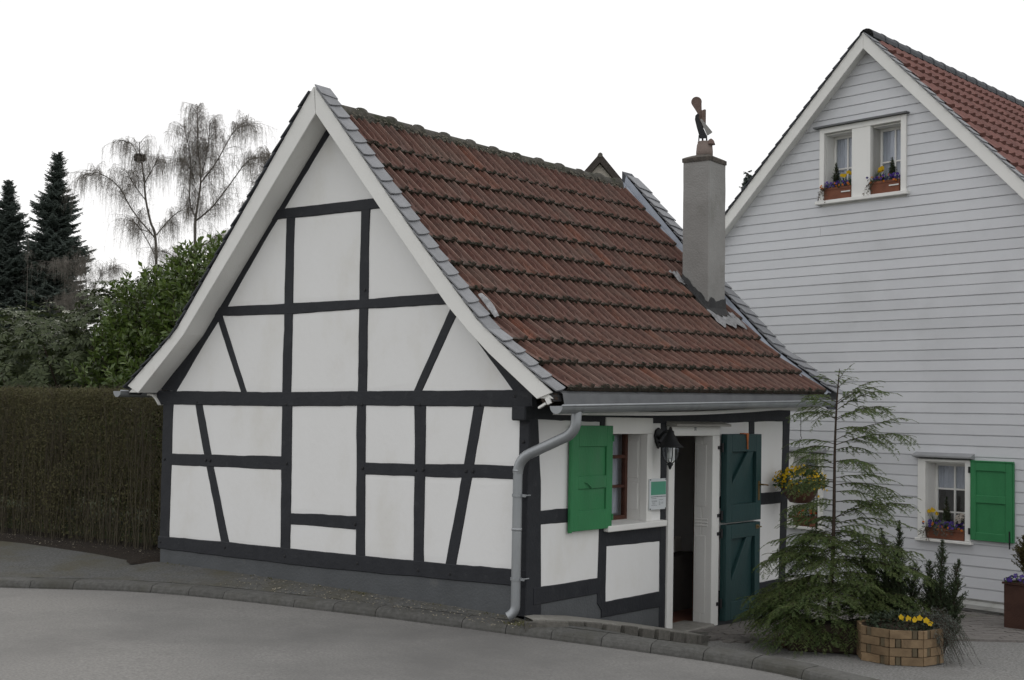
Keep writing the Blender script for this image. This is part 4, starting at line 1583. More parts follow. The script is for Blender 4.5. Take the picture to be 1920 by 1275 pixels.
# bitumen collar and lead patches at the foot
fc = MB()
ring_pts = []
def roofz(x):
    for (a, b), (c, d) in zip(TP, TP[1:]):
        if a <= x <= c: return b + (d - b) * (x - a) / (c - a)
    return TP[-1][1]
NB = 10
cor = [(cx0, cy0), (cx1, cy0), (cx1, cy1)]
line = []
for k in range(NB + 1): line.append((cx0 + (cx1 - cx0) * k / NB, cy0, 0, -1))
for k in range(1, NB + 1): line.append((cx1, cy0 + (cy1 - cy0) * k / NB, 1, 0))
for i, (x, y, nx_, ny_) in enumerate(line):
    zz = roofz(x) + TILT * y + .085
    hgt = .10 + .05 * mnoise.noise(Vector((i * .6, 2, 0)))
    if i > NB: hgt += .02 + .12 * abs((i - NB) / NB - .5) ** 1.2
    fc.v += [(x + nx_ * .009, y + ny_ * .009, zz + hgt), (x + nx_ * .022, y + ny_ * .022, zz + .03), (x + nx_ * .10, y + ny_ * .07, roofz(x + nx_ * .10) + TILT * y + .105 + .012 * mnoise.noise(Vector((i, 1, 1))))]
fc.f = [(i * 3 + a, i * 3 + a + 1, i * 3 + 4 + a, i * 3 + 3 + a) for i in range(len(line) - 1) for a in (0, 1)]
fc.build('bitumen_collar', TAR, chim)
ld = MB()
nu, nv = 14, 7
for i in range(nu + 1):
    for j in range(nv + 1):
        y = cy0 - .10 + (cy1 - cy0 + .26) * i / nu
        x = cx1 + .02 + (.20 + .03 * math.sin(i * 1.1)) * j / nv
        ld.v.append((x, y, roofz(x) + TILT * y + .112 + .022 * mnoise.noise(Vector((x * 20, y * 14, 0)))))
ld.f = [(i * (nv + 1) + j, i * (nv + 1) + j + 1, (i + 1) * (nv + 1) + j + 1, (i + 1) * (nv + 1) + j) for i in range(nu) for j in range(nv)]
ld.build('lead_apron', LEAD, chim, smooth=True)
ld = MB()
nu, nv = 8, 7
for i in range(nu + 1):
    for j in range(nv + 1):
        x = cx0 - .08 + .16 * i / nu
        y = cy0 - .01 - (.20 + .02 * math.sin(i * 2)) * j / nv * (1 - .5 * i / nu)
        ld.v.append((x, y, roofz(x) + TILT * y + .118 + .03 * mnoise.noise(Vector((x * 22, y * 22, 4)))))
ld.f = [(i * (nv + 1) + j, i * (nv + 1) + j + 1, (i + 1) * (nv + 1) + j + 1, (i + 1) * (nv + 1) + j) for i in range(nu) for j in range(nv)]
ld.build('lead_patch', LEAD, chim, smooth=True)

# ------------------------------------------------ ornament on the chimney
orn = empty('chimney_ornament', (-.945, 4.962, 5.25), 'rusty sheet-metal figure with round head perched on the chimney pot', 'ornament')
OV = Vector((.804, .594, 0))                      # sideways axis of the figure
ON = Vector((.594, -.804, 0))
OO = Vector((-.945, 4.962, 5.25))


def oplate(name, poly, d0, d1, m, yaw=0.0):
    c, s_ = math.cos(yaw), math.sin(yaw)
    mb = MB()
    U2 = OV * c + ON * s_
    N2 = ON * c - OV * s_
    mb.prism(poly, d0, d1, lambda a, b, d: tuple(OO + U2 * a + Vector((0, 0, b)) + N2 * d))
    return mb.build(name, m, orn, bevel=.002)


head = []
for k in range(15):
    an = rad(-20 + 230 * k / 14)
    head.append((-.108 + .066 * math.cos(an), .50 + .066 * math.sin(an)))
head = [(-.045, .49)] + head + [(-.14, .43), (-.095, .36), (-.07, .26), (-.03, .2), (-.02, .37), (-.042, .40)]
oplate('head_plate', head, -.008, .008, RUST)
oplate('back_plate', [(-.045, .17), (.01, .17), (.01, .40), (-.01, .405), (-.045, .39)], .012, .024, RUST)
blk = [(-.10, .345), (-.125, .32), (-.13, .27), (-.105, .17), (-.075, .07), (-.065, .03), (.02, .035), (.03, .055), (-.03, .18), (-.07, .27), (-.085, .30), (-.07, .335)]
oplate('wing', blk, .028, .036, IRON)
oplate('skirt_plate', [(-.065, .265), (-.05, .28), (.09, .115), (.085, .105), (.035, .07), (.025, .07)], .040, .048, CHIM)
mb = MB()
mb.tube([tuple(OO + OV * -.075 + Vector((0, 0, -.03))), tuple(OO + OV * -.07 + Vector((0, 0, .08)))], .008, 6)
mb.tube([tuple(OO + OV * .03 + Vector((0, 0, -.03))), tuple(OO + OV * .02 + Vector((0, 0, .08)))], .010, 6)
mb.tube([tuple(OO + OV * -.025 + Vector((0, 0, -.03))), tuple(OO + OV * -.03 + ON * .01 + Vector((0, 0, .22)))], .012, 6)
mb.build('legs', IRON, orn)
bl = MB()
q = OO + OV * .07 + ON * .06
bl.lathe([(.055, -.05), (.05, -.035), (.038, -.0), (.02, .02), (.006, .028)], 14, tuple(q))
bl.build('bell', RUST, orn, smooth=True)

# ------------------------------------------------ lantern
ln = empty('wall_lantern', (.03, 2.27, 1.50), 'black wall lantern with flared hood hanging beside the cottage door', 'lantern')
LX, LY = .20, 2.20
mb = MB()
mb.prism([(2.19, 1.60), (2.215, 1.665), (2.27, 1.69), (2.325, 1.665), (2.345, 1.60), (2.325, 1.53), (2.27, 1.465), (2.215, 1.53)], .006, .03, SF)
mb.build('wall_plate', IRON, ln, bevel=.006)
mb = MB()
mb.tube([(.02, 2.27, 1.57)] + arc_pts((.05, 2.255, 1.59), (.10, 2.23, 1.66), (LX, LY, 1.655), 6), .016, 8)
mb.tube(arc_pts((.03, 2.265, 1.54), (.09, 2.245, 1.50), (.16, 2.215, 1.60), 6), .009, 6)
mb.build('bracket_arm', IRON, ln, smooth=True)
mb = MB()
mb.lathe([(.008, 1.70), (.016, 1.685), (.02, 1.665), (.035, 1.655), (.04, 1.625), (.062, 1.585), (.092, 1.535), (.13, 1.502), (.136, 1.494), (.128, 1.490), (.09, 1.50)], 22, (LX, LY, 0))
mb.build('hood', IRON, ln, smooth=True)
mb = MB()
mb.lathe([(.085, 1.49), (.088, 1.46), (.080, 1.41), (.062, 1.365), (.03, 1.35)], 18, (LX, LY, 0), cap=False)
mb.build('lamp_glass', GLASS, ln, smooth=True)
mb = MB()
for k in range(4):
    an = PI / 4 + k * PI / 2
    mb.tube([(LX + r_ * math.cos(an), LY + r_ * math.sin(an), z) for r_, z in ((.088, 1.495), (.091, 1.46), (.083, 1.41), (.064, 1.362), (.03, 1.335), (.012, 1.315))], .0055, 5)
mb.lathe([(.002, 1.262), (.012, 1.275), (.02, 1.30), (.034, 1.312), (.03, 1.325), (.012, 1.34)], 12, (LX, LY, 0))
mb.build('cage', IRON, ln)
mb = MB()
mb.lathe([(.016, 1.49), (.018, 1.45), (.028, 1.42), (.026, 1.385), (.01, 1.37)], 12, (LX, LY, 0))
mb.build('bulb', mat('bulb_white', (.75, .75, .73), None, 3, .3), ln, smooth=True)

# ------------------------------------------------ notice board
sg = empty('notice_board', (.035, 2.23, 1.0), 'white notice board with green picture screwed on beside the cottage door', 'sign')
FS = lambda a, b, d: (d, a, b)
mb = MB(); mb.box(.034, .046, 2.062, 2.398, .848, 1.164); mb.build('panel', SIGNW, sg, bevel=.002)
mb = MB(); mb.box(.0462, .0474, 2.088, 2.388, .998, 1.135); mb.build('picture', SIGNG, sg)
mb = MB()
r_ = random.Random(3)
for (z, h, a0, a1, fill) in ((.980, .007, 2.09, 2.385, 1), (.962, .004, 2.10, 2.20, 1), (.940, .003, 2.10, 2.21, 1), (.930, .004, 2.11, 2.22, 1), (.946, .004, 2.25, 2.33, 1), (.917, .003, 2.12, 2.17, 1),
                             (.907, .003, 2.12, 2.18, 1), (.893, .003, 2.10, 2.21, 1), (.925, .003, 2.25, 2.28, 1), (.915, .003, 2.25, 2.28, 1), (.905, .003, 2.25, 2.28, 1), (.895, .003, 2.25, 2.28, 1), (.92, .003, 2.30, 2.34, 1), (.91, .003, 2.30, 2.34, 1)):
    a = a0
    while a < a1 - .006:
        w = min(r_.uniform(.012, .04), a1 - a)
        mb.box(.0463, .0470, a, a + w, z - h / 2, z + h / 2)
        a += w + .005
mb.build('printed_text', INK, sg)
mb = MB()
for a, b in ((2.075, 1.155), (2.385, 1.155), (2.075, .857), (2.385, .857)):
    mb.tube([(.046, a, b), (.050, a, b)], .007, 8)
mb.build('screws', IRON, sg)

# ================================================================== WHITE HOUSE
WB = W0.copy()
wh = empty('white_house', tuple(W0 + Vector((0, 0, -.6))), 'large white weatherboarded house with steep gable and red tiled roof', 'house')


def WF(u, z, d):
    q = W0 + WU * u + WN * d
    return (q.x, q.y, z)


APX = -1.06


def wroof(u):
    """height of the roof's top surface above the gable (barge top)"""
    return 7.17 - (.945 if u < APX else 1.0) * abs(u - APX)


wins = [(-1.885, -.455, 4.90, 5.965), (-.275, .498, .285, 1.33), (-2.42, -1.785, .285, 1.33)]
UL, UR = -4.85, 3.2
plank_n = 0
zb = -.420 - .0
k = 0
while True:
    z0 = -.435 + .1387 * k
    z1 = z0 + .1387
    if z0 > 6.95: break
    k += 1
    # extents under the roof slopes
    lo_u = max(UL, APX - (7.12 - z0) / .945)
    hi_u = min(UR, APX + (7.12 - z0) / 1.0)
    lo_t = max(UL, APX - (7.12 - z1) / .945)
    hi_t = min(UR, APX + (7.12 - z1) / 1.0)
    segs = [(lo_u, hi_u)]
    for (a, b, c, d) in wins:
        if z1 > c + .03 and z0 < d - .03:
            ns = []
            for (p, q) in segs:
                if a > p and b < q: ns += [(p, a + .01), (b - .01, q)]
                else: ns.append((p, q))
            segs = ns
    # butt joints in the long boards
    fin = []
    for (p, q) in segs:
        if q - p > 3.2 and random.random() < .25:
            c = p + (q - p) * random.uniform(.3, .7)
            fin += [(p, c - .0015), (c + .0015, q)]
        else: fin.append((p, q))
    for (p, q) in fin:
        mb = MB()
        pt = max(p, lo_t) if p == lo_u else p
        qt = min(q, hi_t) if q == hi_u else q
        dd = random.uniform(-.002, .002)
        prof_ = [(z0, .0), (z0, .024 + dd), (z0 + .004, .027 + dd), (z1 - .013, .021 + dd), (z1 - .008, .014), (z1 - .0005, .013), (z1 - .0005, 0)]
        for ua, ub in ((p, pt), (q, qt)):
            for (z, d) in prof_:
                f = (z - z0) / (z1 - z0)
                mb.v.append(WF(ua + (ub - ua) * f, z, d))
        n_ = len(prof_)
        mb.f = [(j, (j + 1) % n_, n_ + (j + 1) % n_, n_ + j) for j in range(n_)] + [tuple(range(n_))[::-1], tuple(n_ + j for j in range(n_))]
        mb.build('plank', SIDING, wh)
        plank_n += 1
# core wall with openings
core = MB()
def wbox(u0, u1, z0, z1, d0, d1, mb):
    mb.prism([(u0, z0), (u1, z0), (u1, z1), (u0, z1)], d0, d1, WF)
wbox(UL, UR, -.7, .285, -.3, -.004, core)
wbox(UL, -2.40, .285, 1.33, -.3, -.004, core)
wbox(-1.80, -.25, .285, 1.33, -.3, -.004, core)
wbox(.48, UR, .285, 1.33, -.3, -.004, core)
wbox(UL, UR, 1.33, 3.0, -.3, -.004, core)
core.prism([(UL, 3.0), (UR, 3.0), (APX + (7.05 - 4.92), 4.92), (APX - (7.05 - 4.92) / .945, 4.92), (UL, 3.45)], -.3, -.004, WF)
core.prism([(APX - (7.05 - 4.92) / .945, 4.92), (-1.86, 4.92), (-1.86, 5.94), (APX - (7.05 - 5.94) / .945, 5.94)], -.3, -.004, WF)
core.prism([(-.48, 4.92), (APX + 2.13, 4.92), (APX + 1.11, 5.94), (-.48, 5.94)], -.3, -.004, WF)
wbox(-1.335, -1.03, 4.92, 5.94, -.3, -.004, core)
core.prism([(APX - (7.05 - 5.94) / .945, 5.94), (APX + 1.11, 5.94), (APX, 7.05)], -.3, -.004, WF)
core.build('wall', WHITEWOOD, wh)
# drip ledge at the foot, side walls
mb = MB()
mb.prism([(0, -.455), (.10, -.50), (.105, -.55), (0, -.55)], UL, UR, lambda a, b, d: WF(d, b, a))
mb.build('base_ledge', mat('ledge_paint', (.42, .42, .41), (.33, .33, .31), 4, .8, stain=(.12, .13, .08), st_scale=4), wh)
RD = Vector((.0989, .9951, 0))          # the ridge runs away from the gable
mb = MB()
for u in (UL, UR):
    top_z = 3.3 if u == UL else 2.8
    p = W0 + WU * u
    for off in (0, .2 if u == UL else -.2):
        a = p + WU * off + WN * -.01
        b = a + RD * 9
        mb.v += [(a.x, a.y, -.7), (b.x, b.y, -.7), (b.x, b.y, top_z), (a.x, a.y, top_z)]
mb.f = [(0, 1, 2, 3), (4, 7, 6, 5), (8, 9, 10, 11), (12, 15, 14, 13)]
mb.build('side_wall', SIDING, wh)
# roof
OVW = .16
def WR(u, z, t):
    q = W0 + WU * u + WN * OVW + RD * t
    return Vector((q.x, q.y, z))
EL, ER = -4.95, 3.4
rb = MB()
tops = [(EL, wroof(EL)), (APX, 7.17), (ER, wroof(ER))]
for (u, z) in tops:
    for t in (0.02, 9.5):
        rb.v += [tuple(WR(u, z - .02, t)), tuple(WR(u, z - .20, t))]
for i in range(2):
    a = i * 4
    b = a + 4
    rb.f += [(a, b, b + 2, a + 2), (a + 1, a + 3, b + 3, b + 1), (a, a + 1, b + 1, b), (a + 2, b + 2, b + 3, a + 3)]
rb.f += [(0, 2, 3, 1), (8, 9, 11, 10)]
wroof_o = rb.build('roof', WHITEWOOD, wh)
for (ua, ub) in ((EL, APX - .001), (APX + .001, ER)):
    mb = MB()
    for u in (ua, ub):
        z = wroof(u)
        for d, h in ((.0, .0), (.03, .0), (.03, -.225), (.0, -.225)):
            q = W0 + WU * u + WN * (OVW + d)
            mb.v.append((q.x, q.y, z + h))
    mb.f = [(j, (j + 1) % 4, 4 + (j + 1) % 4, 4 + j) for j in range(4)] + [(0, 1, 2, 3), (7, 6, 5, 4)]
    mb.build('bargeboard', WHITEWOOD, wroof_o, bevel=.004)
# verge slates along both bargeboards
def wslope_m(u, t, lift, right=True):
    z = wroof(u) + lift
    k_ = 1.0 if right else -.945
    p = WR(u, z, t)
    Y = (WU * (1 if right else -1) + Vector((0, 0, -1.0 if right else -.945))).normalized()
    X = -RD if right else RD
    Z = X.cross(Y).normalized()
    X = Y.cross(Z)
    m_ = Matrix((X, Y, Z)).transposed().to_4x4()
    return Matrix.Translation(p) @ m_
for right in (True, False):
    for i in range(35 if right else 30):
        u = APX + (.02 + i * .125) * (1 if right else -1)
        mbs = slate_mesh(.20, .24, .04 if right else -.04)
        me = mbs.mesh('verge_slate')
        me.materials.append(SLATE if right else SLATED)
        inst('verge_slate', me, wroof_o, wslope_m(u, .045, .008, right) @ Matrix.Rotation(.09, 4, 'X'))
# red tiles on the visible slope
mb = MB()
pr = [(-.5, .0), (-.36, .028), (-.18, .03), (0, .006), (.3, -.004), (.5, .0)]
for l in (0, .27):
    for (a, h) in pr:
        mb.v.append((a * .225, l, h))
for (a, h) in pr:
    mb.v.append((a * .225, .268, -.03))
n_ = len(pr)
mb.f = [(i * n_ + j, i * n_ + j + 1, (i + 1) * n_ + j + 1, (i + 1) * n_ + j) for i in range(2) for j in range(n_ - 1)]
rme = mb.mesh('roof_tile')
rme.materials.append(REDTILE)
for r_i in range(8):
    for c in range(36):
        u = APX + .10 + r_i * .225
        inst('roof_tile', rme, wroof_o, wslope_m(u, .26 + c * .222, .012) @ Matrix.Rotation(.105, 4, 'X'))
mb = MB()
for r_i in range(20):
    for c in range(36 if r_i < 8 else 0, 42):
        u = APX + .10 + r_i * .225
        mw = wslope_m(u, .26 + c * .222, .012) @ Matrix.Rotation(.105, 4, 'X')
        mb.add([mw @ v.co for v in rme.vertices], [tuple(p.vertices) for p in rme.polygons])
tag(mb.build('lower_tiles', REDTILE, wroof_o), kind='stuff')
mb = MB()
for c in range(40):
    for r_i in range(18):
        pass
# ridge tiles
rt = MB()
for i, (l, rr) in enumerate(((0, .115), (.36, .118), (.361, .126), (.42, .126))):
    for k_ in range(9):
        an = rad(-10 + 200 * k_ / 8)
        rt.v.append((math.cos(an) * rr, l, math.sin(an) * rr))
rt.f = [(i * 9 + k_, i * 9 + k_ + 1, (i + 1) * 9 + k_ + 1, (i + 1) * 9 + k_) for i in range(3) for k_ in range(8)]
rtm = rt.mesh('ridge_tile')
rtm.materials.append(SLATED)
rot = Vector((0, 1, 0)).rotation_difference(RD).to_matrix().to_4x4()
for i in range(24):
    inst('ridge_tile', rtm, wroof_o, Matrix.Translation(WR(APX, 7.13, .05 + i * .385)) @ rot)


# ------------------------------------------------ white house windows
def wh_sash(parent, u0, u1, z0, z1, d, bars=(1, 2)):
    """white sash with glazing bars, set back at depth d (negative)"""
    fw = .035
    s_ = MB()
    wbox(u0, u0 + fw, z0, z1, d - .03, d, s_); wbox(u1 - fw, u1, z0, z1, d - .03, d, s_)
    wbox(u0 + fw, u1 - fw, z0, z0 + fw, d - .03, d, s_); wbox(u0 + fw, u1 - fw, z1 - fw, z1, d - .03, d, s_)
    so_ = s_.build('sash', WHITEWOOD, parent)
    us = np.linspace(u0 + fw, u1 - fw, bars[0] + 2)
    zs = np.linspace(z0 + fw, z1 - fw, bars[1] + 2)
    for u in us[1:-1]:
        q = MB(); wbox(u - .012, u + .012, z0 + fw, z1 - fw, d - .025, d - .003, q); q.build('glazing_bar', WHITEWOOD, parent)
    for z in zs[1:-1]:
        q = MB(); wbox(u0 + fw, u1 - fw, z - .011, z + .011, d - .025, d - .005, q); q.build('glazing_bar', WHITEWOOD, parent)
    for a, b in zip(us, us[1:]):
        for c, e in zip(zs, zs[1:]):
            q = MB(); wbox(a, b, c, e, d - .018, d - .014, q); q.build('pane', GLASS, parent)


def room(parent, u0, u1, z0, z1, d):
    q = MB()
    wbox(u0 - .3, u1 + .3, z0 - .3, z1 + .3, d - .75, d - .72, q)
    q.build('room_back', INTER, parent)


# upper double window
uw = MB()
for a, b, c, d in ((-1.879, -1.800, 4.915, 5.960), (-.545, -.462, 4.915, 5.960), (-1.800, -.545, 5.882, 5.960)):
    wbox(a, b, c, d, -.01, .055, uw)
uwo = uw.build('window', WHITEWOOD, wh, bevel=.004)
tag(uwo, 'white double window high in the gable')
q = MB(); wbox(-1.335, -1.03, 4.915, 5.881, -.01, .050, q); q.build('mullion_board', WHITEWOOD, uwo, bevel=.004)
q = MB(); wbox(-1.955, -.425, 5.962, 5.985, -.01, .11, q); q.build('drip_cap', ZINCD, uwo)
q = MB(); wbox(-1.925, -.415, 4.862, 4.912, -.2, .095, q); q.build('sill', WHITEWOOD, uwo, bevel=.006)
for (a, b) in ((-1.800, -1.335), (-1.03, -.545)):
    q = MB()
    wbox(a - .02, a, 4.915, 5.88, -.22, -.012, q); wbox(b, b + .02, 4.915, 5.88, -.22, -.012, q); wbox(a, b, 5.86, 5.88, -.22, -.012, q)
    q.build('reveal', WHITEWOOD, uwo)
    wh_sash(uwo, a + .005, b - .005, 4.92, 5.858, -.185, (1, 1))
    room(uwo, a, b, 4.9, 5.9, -.2)
# lower windows
for i, (a, b) in enumerate(((-.268, .498), (-2.41, -1.79))):
    lw = MB()
    wbox(a, a + .115, .285, 1.318, -.01, .052, lw); wbox(b - .078, b, .285, 1.318, -.01, .052, lw); wbox(a + .115, b - .078, 1.285, 1.318, -.01, .052, lw)
    lwo = lw.build('window', WHITEWOOD, wh, bevel=.004)
    tag(lwo, 'white ground-floor window with a green shutter' if i == 0 else 'white ground-floor window behind the hanging flowers')
    q = MB()
    q.prism([(-.01, 1.32), (.12, 1.345), (.12, 1.365), (-.01, 1.42)], a - .045, b + .045, lambda p, r, d: WF(d, r, p))
    q.build('drip_cap', mat('drip_lead', (.30, .305, .315), None, 5, .6), lwo)
    q = MB(); wbox(a - .02, b + .03, .245, .282, -.2, .09, q); q.build('sill', WHITEWOOD, lwo, bevel=.005)
    q = MB()
    wbox(a + .095, a + .115, .285, 1.285, -.22, -.012, q); wbox(b - .078, b - .058, .285, 1.285, -.22, -.012, q); wbox(a + .115, b - .078, 1.266, 1.285, -.22, -.012, q)
    q.build('reveal', WHITEWOOD, lwo)
    wh_sash(lwo, a + .118, b - .081, .29, 1.264, -.185, (1, 2))
    room(lwo, a, b, .3, 1.3, -.2)
# blinds and curtains behind the glass
for (a, b, c, d, lab) in ((-1.79, -1.345, 4.93, 5.85, 'pale curtain behind the left half of the gable window'), (-1.02, -.555, 4.93, 5.85, 'pale curtain behind the right half of the gable window'),
                          (-.14, .41, .93, 1.26, 'pale blind half drawn behind the shuttered window'), (-2.28, -1.88, .98, 1.26, 'pale blind half drawn in the window behind the hanging flowers')):
    q = MB()
    n_ = 24
    for i in range(n_ + 1):
        u = a + (b - a) * i / n_
        dd = -.232 + .010 * math.sin(i * 1.7)
        q.v += [WF(u, c, dd), WF(u, d, dd)]
    q.f = [(i * 2, i * 2 + 2, i * 2 + 3, i * 2 + 1) for i in range(n_)]
    o = q.build('curtain', CURT, None, smooth=True)
    tag(o, lab, 'curtain')
# green shutter of the white house
def wframed(name, u0, u1, z0, z1, d0, d1, m, parent):
    q = MB(); wbox(u0, u1, z0, z1, d0, d1 - .018, q)
    o = q.build(name, m, parent, bevel=.003)
    st = .075
    for a, b, c, d in ((u0, u0 + st, z0, z1), (u1 - st - .025, u1 - .02, z0, z1), (u0 + st, u1 - st - .025, z1 - .11, z1), (u0 + st, u1 - st - .025, z0, z0 + .10), (u0 + st, u1 - st - .025, (z0 + z1) / 2 - .02, (z0 + z1) / 2 + .075)):
        q = MB(); wbox(a + .0004, b - .0004, c + .0003, d - .0003, d1 - .0176, d1, q)
        q.build('stile' if (d - c) > .5 else 'rail', m, o, bevel=.004)
    return o
ws = wframed('shutter', .512, 1.098, .315, 1.305, .035, .078, GREEN, wh)
q = MB(); wbox(.512, 1.098, 1.3055, 1.325, .035, .085, q); q.build('top_strip', GREEN, ws, bevel=.004)
for z in (.42, 1.2):
    q = MB(); wbox(.478, .512, z - .04, z + .04, .055, .075, q); q.build('hinge', IRON, ws, bevel=.004)
q = MB(); wbox(1.045, 1.06, .24, .46, .079, .086, q); q.build('shutter_stay', IRON, ws)

# ------------------------------------------------ house far behind the ridge
bgc = Vector((-9.105, 15.17, 0))
bh_ = empty('neighbour_house', (bgc.x, bgc.y, 0), 'distant house gable with dark tiled roof peeking over the cottage ridge', 'house')
vr = Vector((.804, .594, 0))
vb = Vector((-.594, .804, 0))
mb = MB()
mb.prism([(-1.6, .2), (1.6, .2), (1.6, 5.6), (0, 7.40), (-1.6, 5.6)], 0, 6, lambda a, b, d: tuple(bgc + vr * a + vb * d + Vector((0, 0, b))))
mb.build('wall', BEIGE, bh_)
for sgn in (-1, 1):
    mb = MB()
    mb.prism([(0, 7.63), (sgn * 1.75, 5.55), (sgn * 1.75, 5.38), (0, 7.42)], -.12, 6.2, lambda a, b, d: tuple(bgc + vr * a + vb * d + Vector((0, 0, b))))
    mb.build('roof', mat('dark_roof_tile', (.06, .05, .045), (.04, .035, .03), 12, .9, .5, 30), bh_)
mb = MB()
mb.tube([tuple(bgc + vb * d + Vector((0, 0, 7.58))) for d in (-.14, 6.2)], .055, 8)
mb.build('ridge_cap', RIDGE, bh_)
#VEG
# ================================================================== PLANTS
VR = Vector((.804, .594, 0))          # a horizontal axis running across the view, used to lay the trees out
VB = Vector((-.594, .804, 0))
vr_, vb_ = np.array(VR), np.array(VB)


def veg(name, base, label, cat, group=None):
    return empty(name, base, label, cat, group)


# ------------------------------------------------ clipped hedge
hg = veg('hedge', (-9.5, .8, .1), 'clipped leafless-looking brown hedge running from the cottage corner along the pavement', 'hedge')
HX0, HX1, HYF, HYB, HZ = -15.5, -5.10, .34, 1.25, 1.98
Ps, Rs = [], []
for i in range(1100):
    x = random.uniform(HX0, HX1)
    y = HYF + abs(random.gauss(0, .16)) if i % 3 else random.uniform(HYF, HYB)
    h = HZ * random.uniform(.72, .99)
    K = 6
    pts = []
    sx, sy = random.gauss(0, .10), random.gauss(0, .05)
    bow = random.gauss(0, .05)
    for k in range(K):
        t = k / (K - 1)
        pts.append((min(HX1, x + sx * (t ** .6 - .9) + bow * math.sin(t * PI)), max(HYF - .02, y + sy * t + .03 * math.sin(t * 5 + i)), .09 + h * t))
    Ps.append(pts)
    r = random.uniform(.002, .006)
    Rs.append([r * (1 - .6 * k / (K - 1)) for k in range(K)])
V, F = tubes_arrays(Ps, Rs, 3)
tag(link('stem', np_mesh('stems', V, F), STEM, hg), kind='stuff')
# fine side twigs
n = 5200
x = rng.uniform(HX0, HX1, n)
y = HYF + np.abs(rng.normal(0, .13, n))
z = .12 + (HZ - .08) * rng.uniform(.12, 1, n) ** .55
a = rng.uniform(0, 2 * PI, n)
d = np.stack([np.cos(a) * .6, np.sin(a) * .6, rng.uniform(.4, 1.2, n)], 1)
L = rng.uniform(.06, .2, n)[:, None]
p0 = np.stack([x, y, z], 1)
p1 = p0 + d * L * .5
p2 = p0 + d * L + rng.normal(0, .012, (n, 3))
P_ = np.stack([p0, p1, p2], 1)
P_[:, :, 2] = np.minimum(P_[:, :, 2], HZ + .06 + rng.normal(0, .02, n)[:, None])
P_[:, :, 0] = np.minimum(P_[:, :, 0], HX1)
P_[:, :, 1] = np.maximum(P_[:, :, 1], HYF - .05)
V, F = tubes_arrays(P_, np.tile(np.array([.0028, .0022, .0014]), (n, 1)), 3)
tag(link('twig', np_mesh('twigs', V, F), STEM, hg), kind='stuff')
# small leaves: few low down, thick along the clipped top
n = 230000
u = rng.uniform(0, 1, n)
zz = .16 + (HZ - .14) * u ** .62
x = rng.uniform(HX0, HX1, n)
face = rng.uniform(0, 1, n) < .72
y = np.where(face, HYF + np.abs(rng.normal(0, .13, n)), rng.uniform(HYF, HYB, n))
inner = rng.uniform(0, 1, n) < .38
zz = np.where(inner, rng.uniform(.1, HZ, n), zz)
y = np.where(inner, rng.uniform(HYF + .25, HYB, n), y)
zz = np.where(face | inner, zz, rng.uniform(HZ - .2, HZ + .03, n))
y += .05 * np.sin(x * 1.9) + .03 * np.sin(x * 4.7 + zz * 3)
keep = (np.sin(x * 3.1 + zz * 2.2) + np.sin(x * 7.7 - zz * 5.1) * .6 + rng.normal(0, .9, n)) > (-.5 - (zz > HZ - .35) * .8)
x, y, zz = x[keep], y[keep], zz[keep]
n = len(x)
D = np.stack([rng.normal(0, .8, n), rng.normal(-.35, .7, n), rng.normal(.1, .7, n)], 1)
N = np.stack([rng.normal(0, .5, n), rng.normal(-.5, .5, n), rng.uniform(.2, 1, n)], 1)
V, F = blade_arrays(np.stack([np.minimum(x, HX1 - .02), y, zz], 1), D, N, rng.uniform(.018, .042, n), rng.uniform(.010, .019, n))
tag(link('foliage', np_mesh('leaves', V, F), HEDGEL, hg), kind='stuff')


# ------------------------------------------------ large-leaved evergreens
def ell_points(n, c, r, up=.0, shell=.35):
    d = norm(rng.normal(0, 1, (n, 3)))
    d[:, 2] = np.abs(d[:, 2]) * (1 if up else 1) if up else d[:, 2]
    k = 1 - shell * rng.uniform(0, 1, (n, 1)) ** 1.6
    return np.array(c) + d * np.array(r) * k, d


def laurel(base, blobs, name, label, m, leafL=.15, leafW=.055, per=12, shoot=.42, upright=1.0):
    o = veg(name, base, label, 'bush')
    P, D, N, L, W = [], [], [], [], []
    Pst, Rst = [], []
    for (c, r, cnt) in blobs:
        pts, d = ell_points(cnt, c, r)
        ok = (pts[:, 2] > .2)
        for p, dd in zip(pts[ok], d[ok]):
            ax = norm(np.array([dd[0] * .7 + rng.normal(0, .25), dd[1] * .7 + rng.normal(0, .25), upright * (.55 + .5 * max(0, dd[2])) + rng.normal(0, .2)]))
            ln_ = shoot * rng.uniform(.6, 1.3)
            b = p - ax * ln_
            Pst.append([b, b + ax * ln_ * .5, p])
            Rst.append([.006, .005, .003])
            s1 = norm(np.cross(ax, rng.normal(0, 1, 3)))
            s2 = np.cross(ax, s1)
            for k in range(per):
                t = .25 + .75 * k / per
                an = k * 2.4 + rng.normal(0, .3)
                out = s1 * math.cos(an) + s2 * math.sin(an)
                q = b + ax * ln_ * t
                tilt = .75 - .35 * t + rng.normal(0, .12)
                dr = norm(ax * (1 - tilt) + out * tilt)
                P.append(q); D.append(dr); N.append(norm(ax * tilt - out * (1 - tilt) + rng.normal(0, .15, 3)))
                L.append(leafL * rng.uniform(.65, 1.2) * (1 - .25 * t)); W.append(leafW * rng.uniform(.75, 1.15))
    me = leaf_mesh('leaves', P, D, N, np.array(L), np.array(W), fold=.10, wide=.52)
    tag(link('foliage', me, m, o), kind='stuff')
    V, F = tubes_arrays(Pst, Rst, 3)
    tag(link('shoot', np_mesh('shoots', V, F), BARK, o), kind='stuff')
    return o


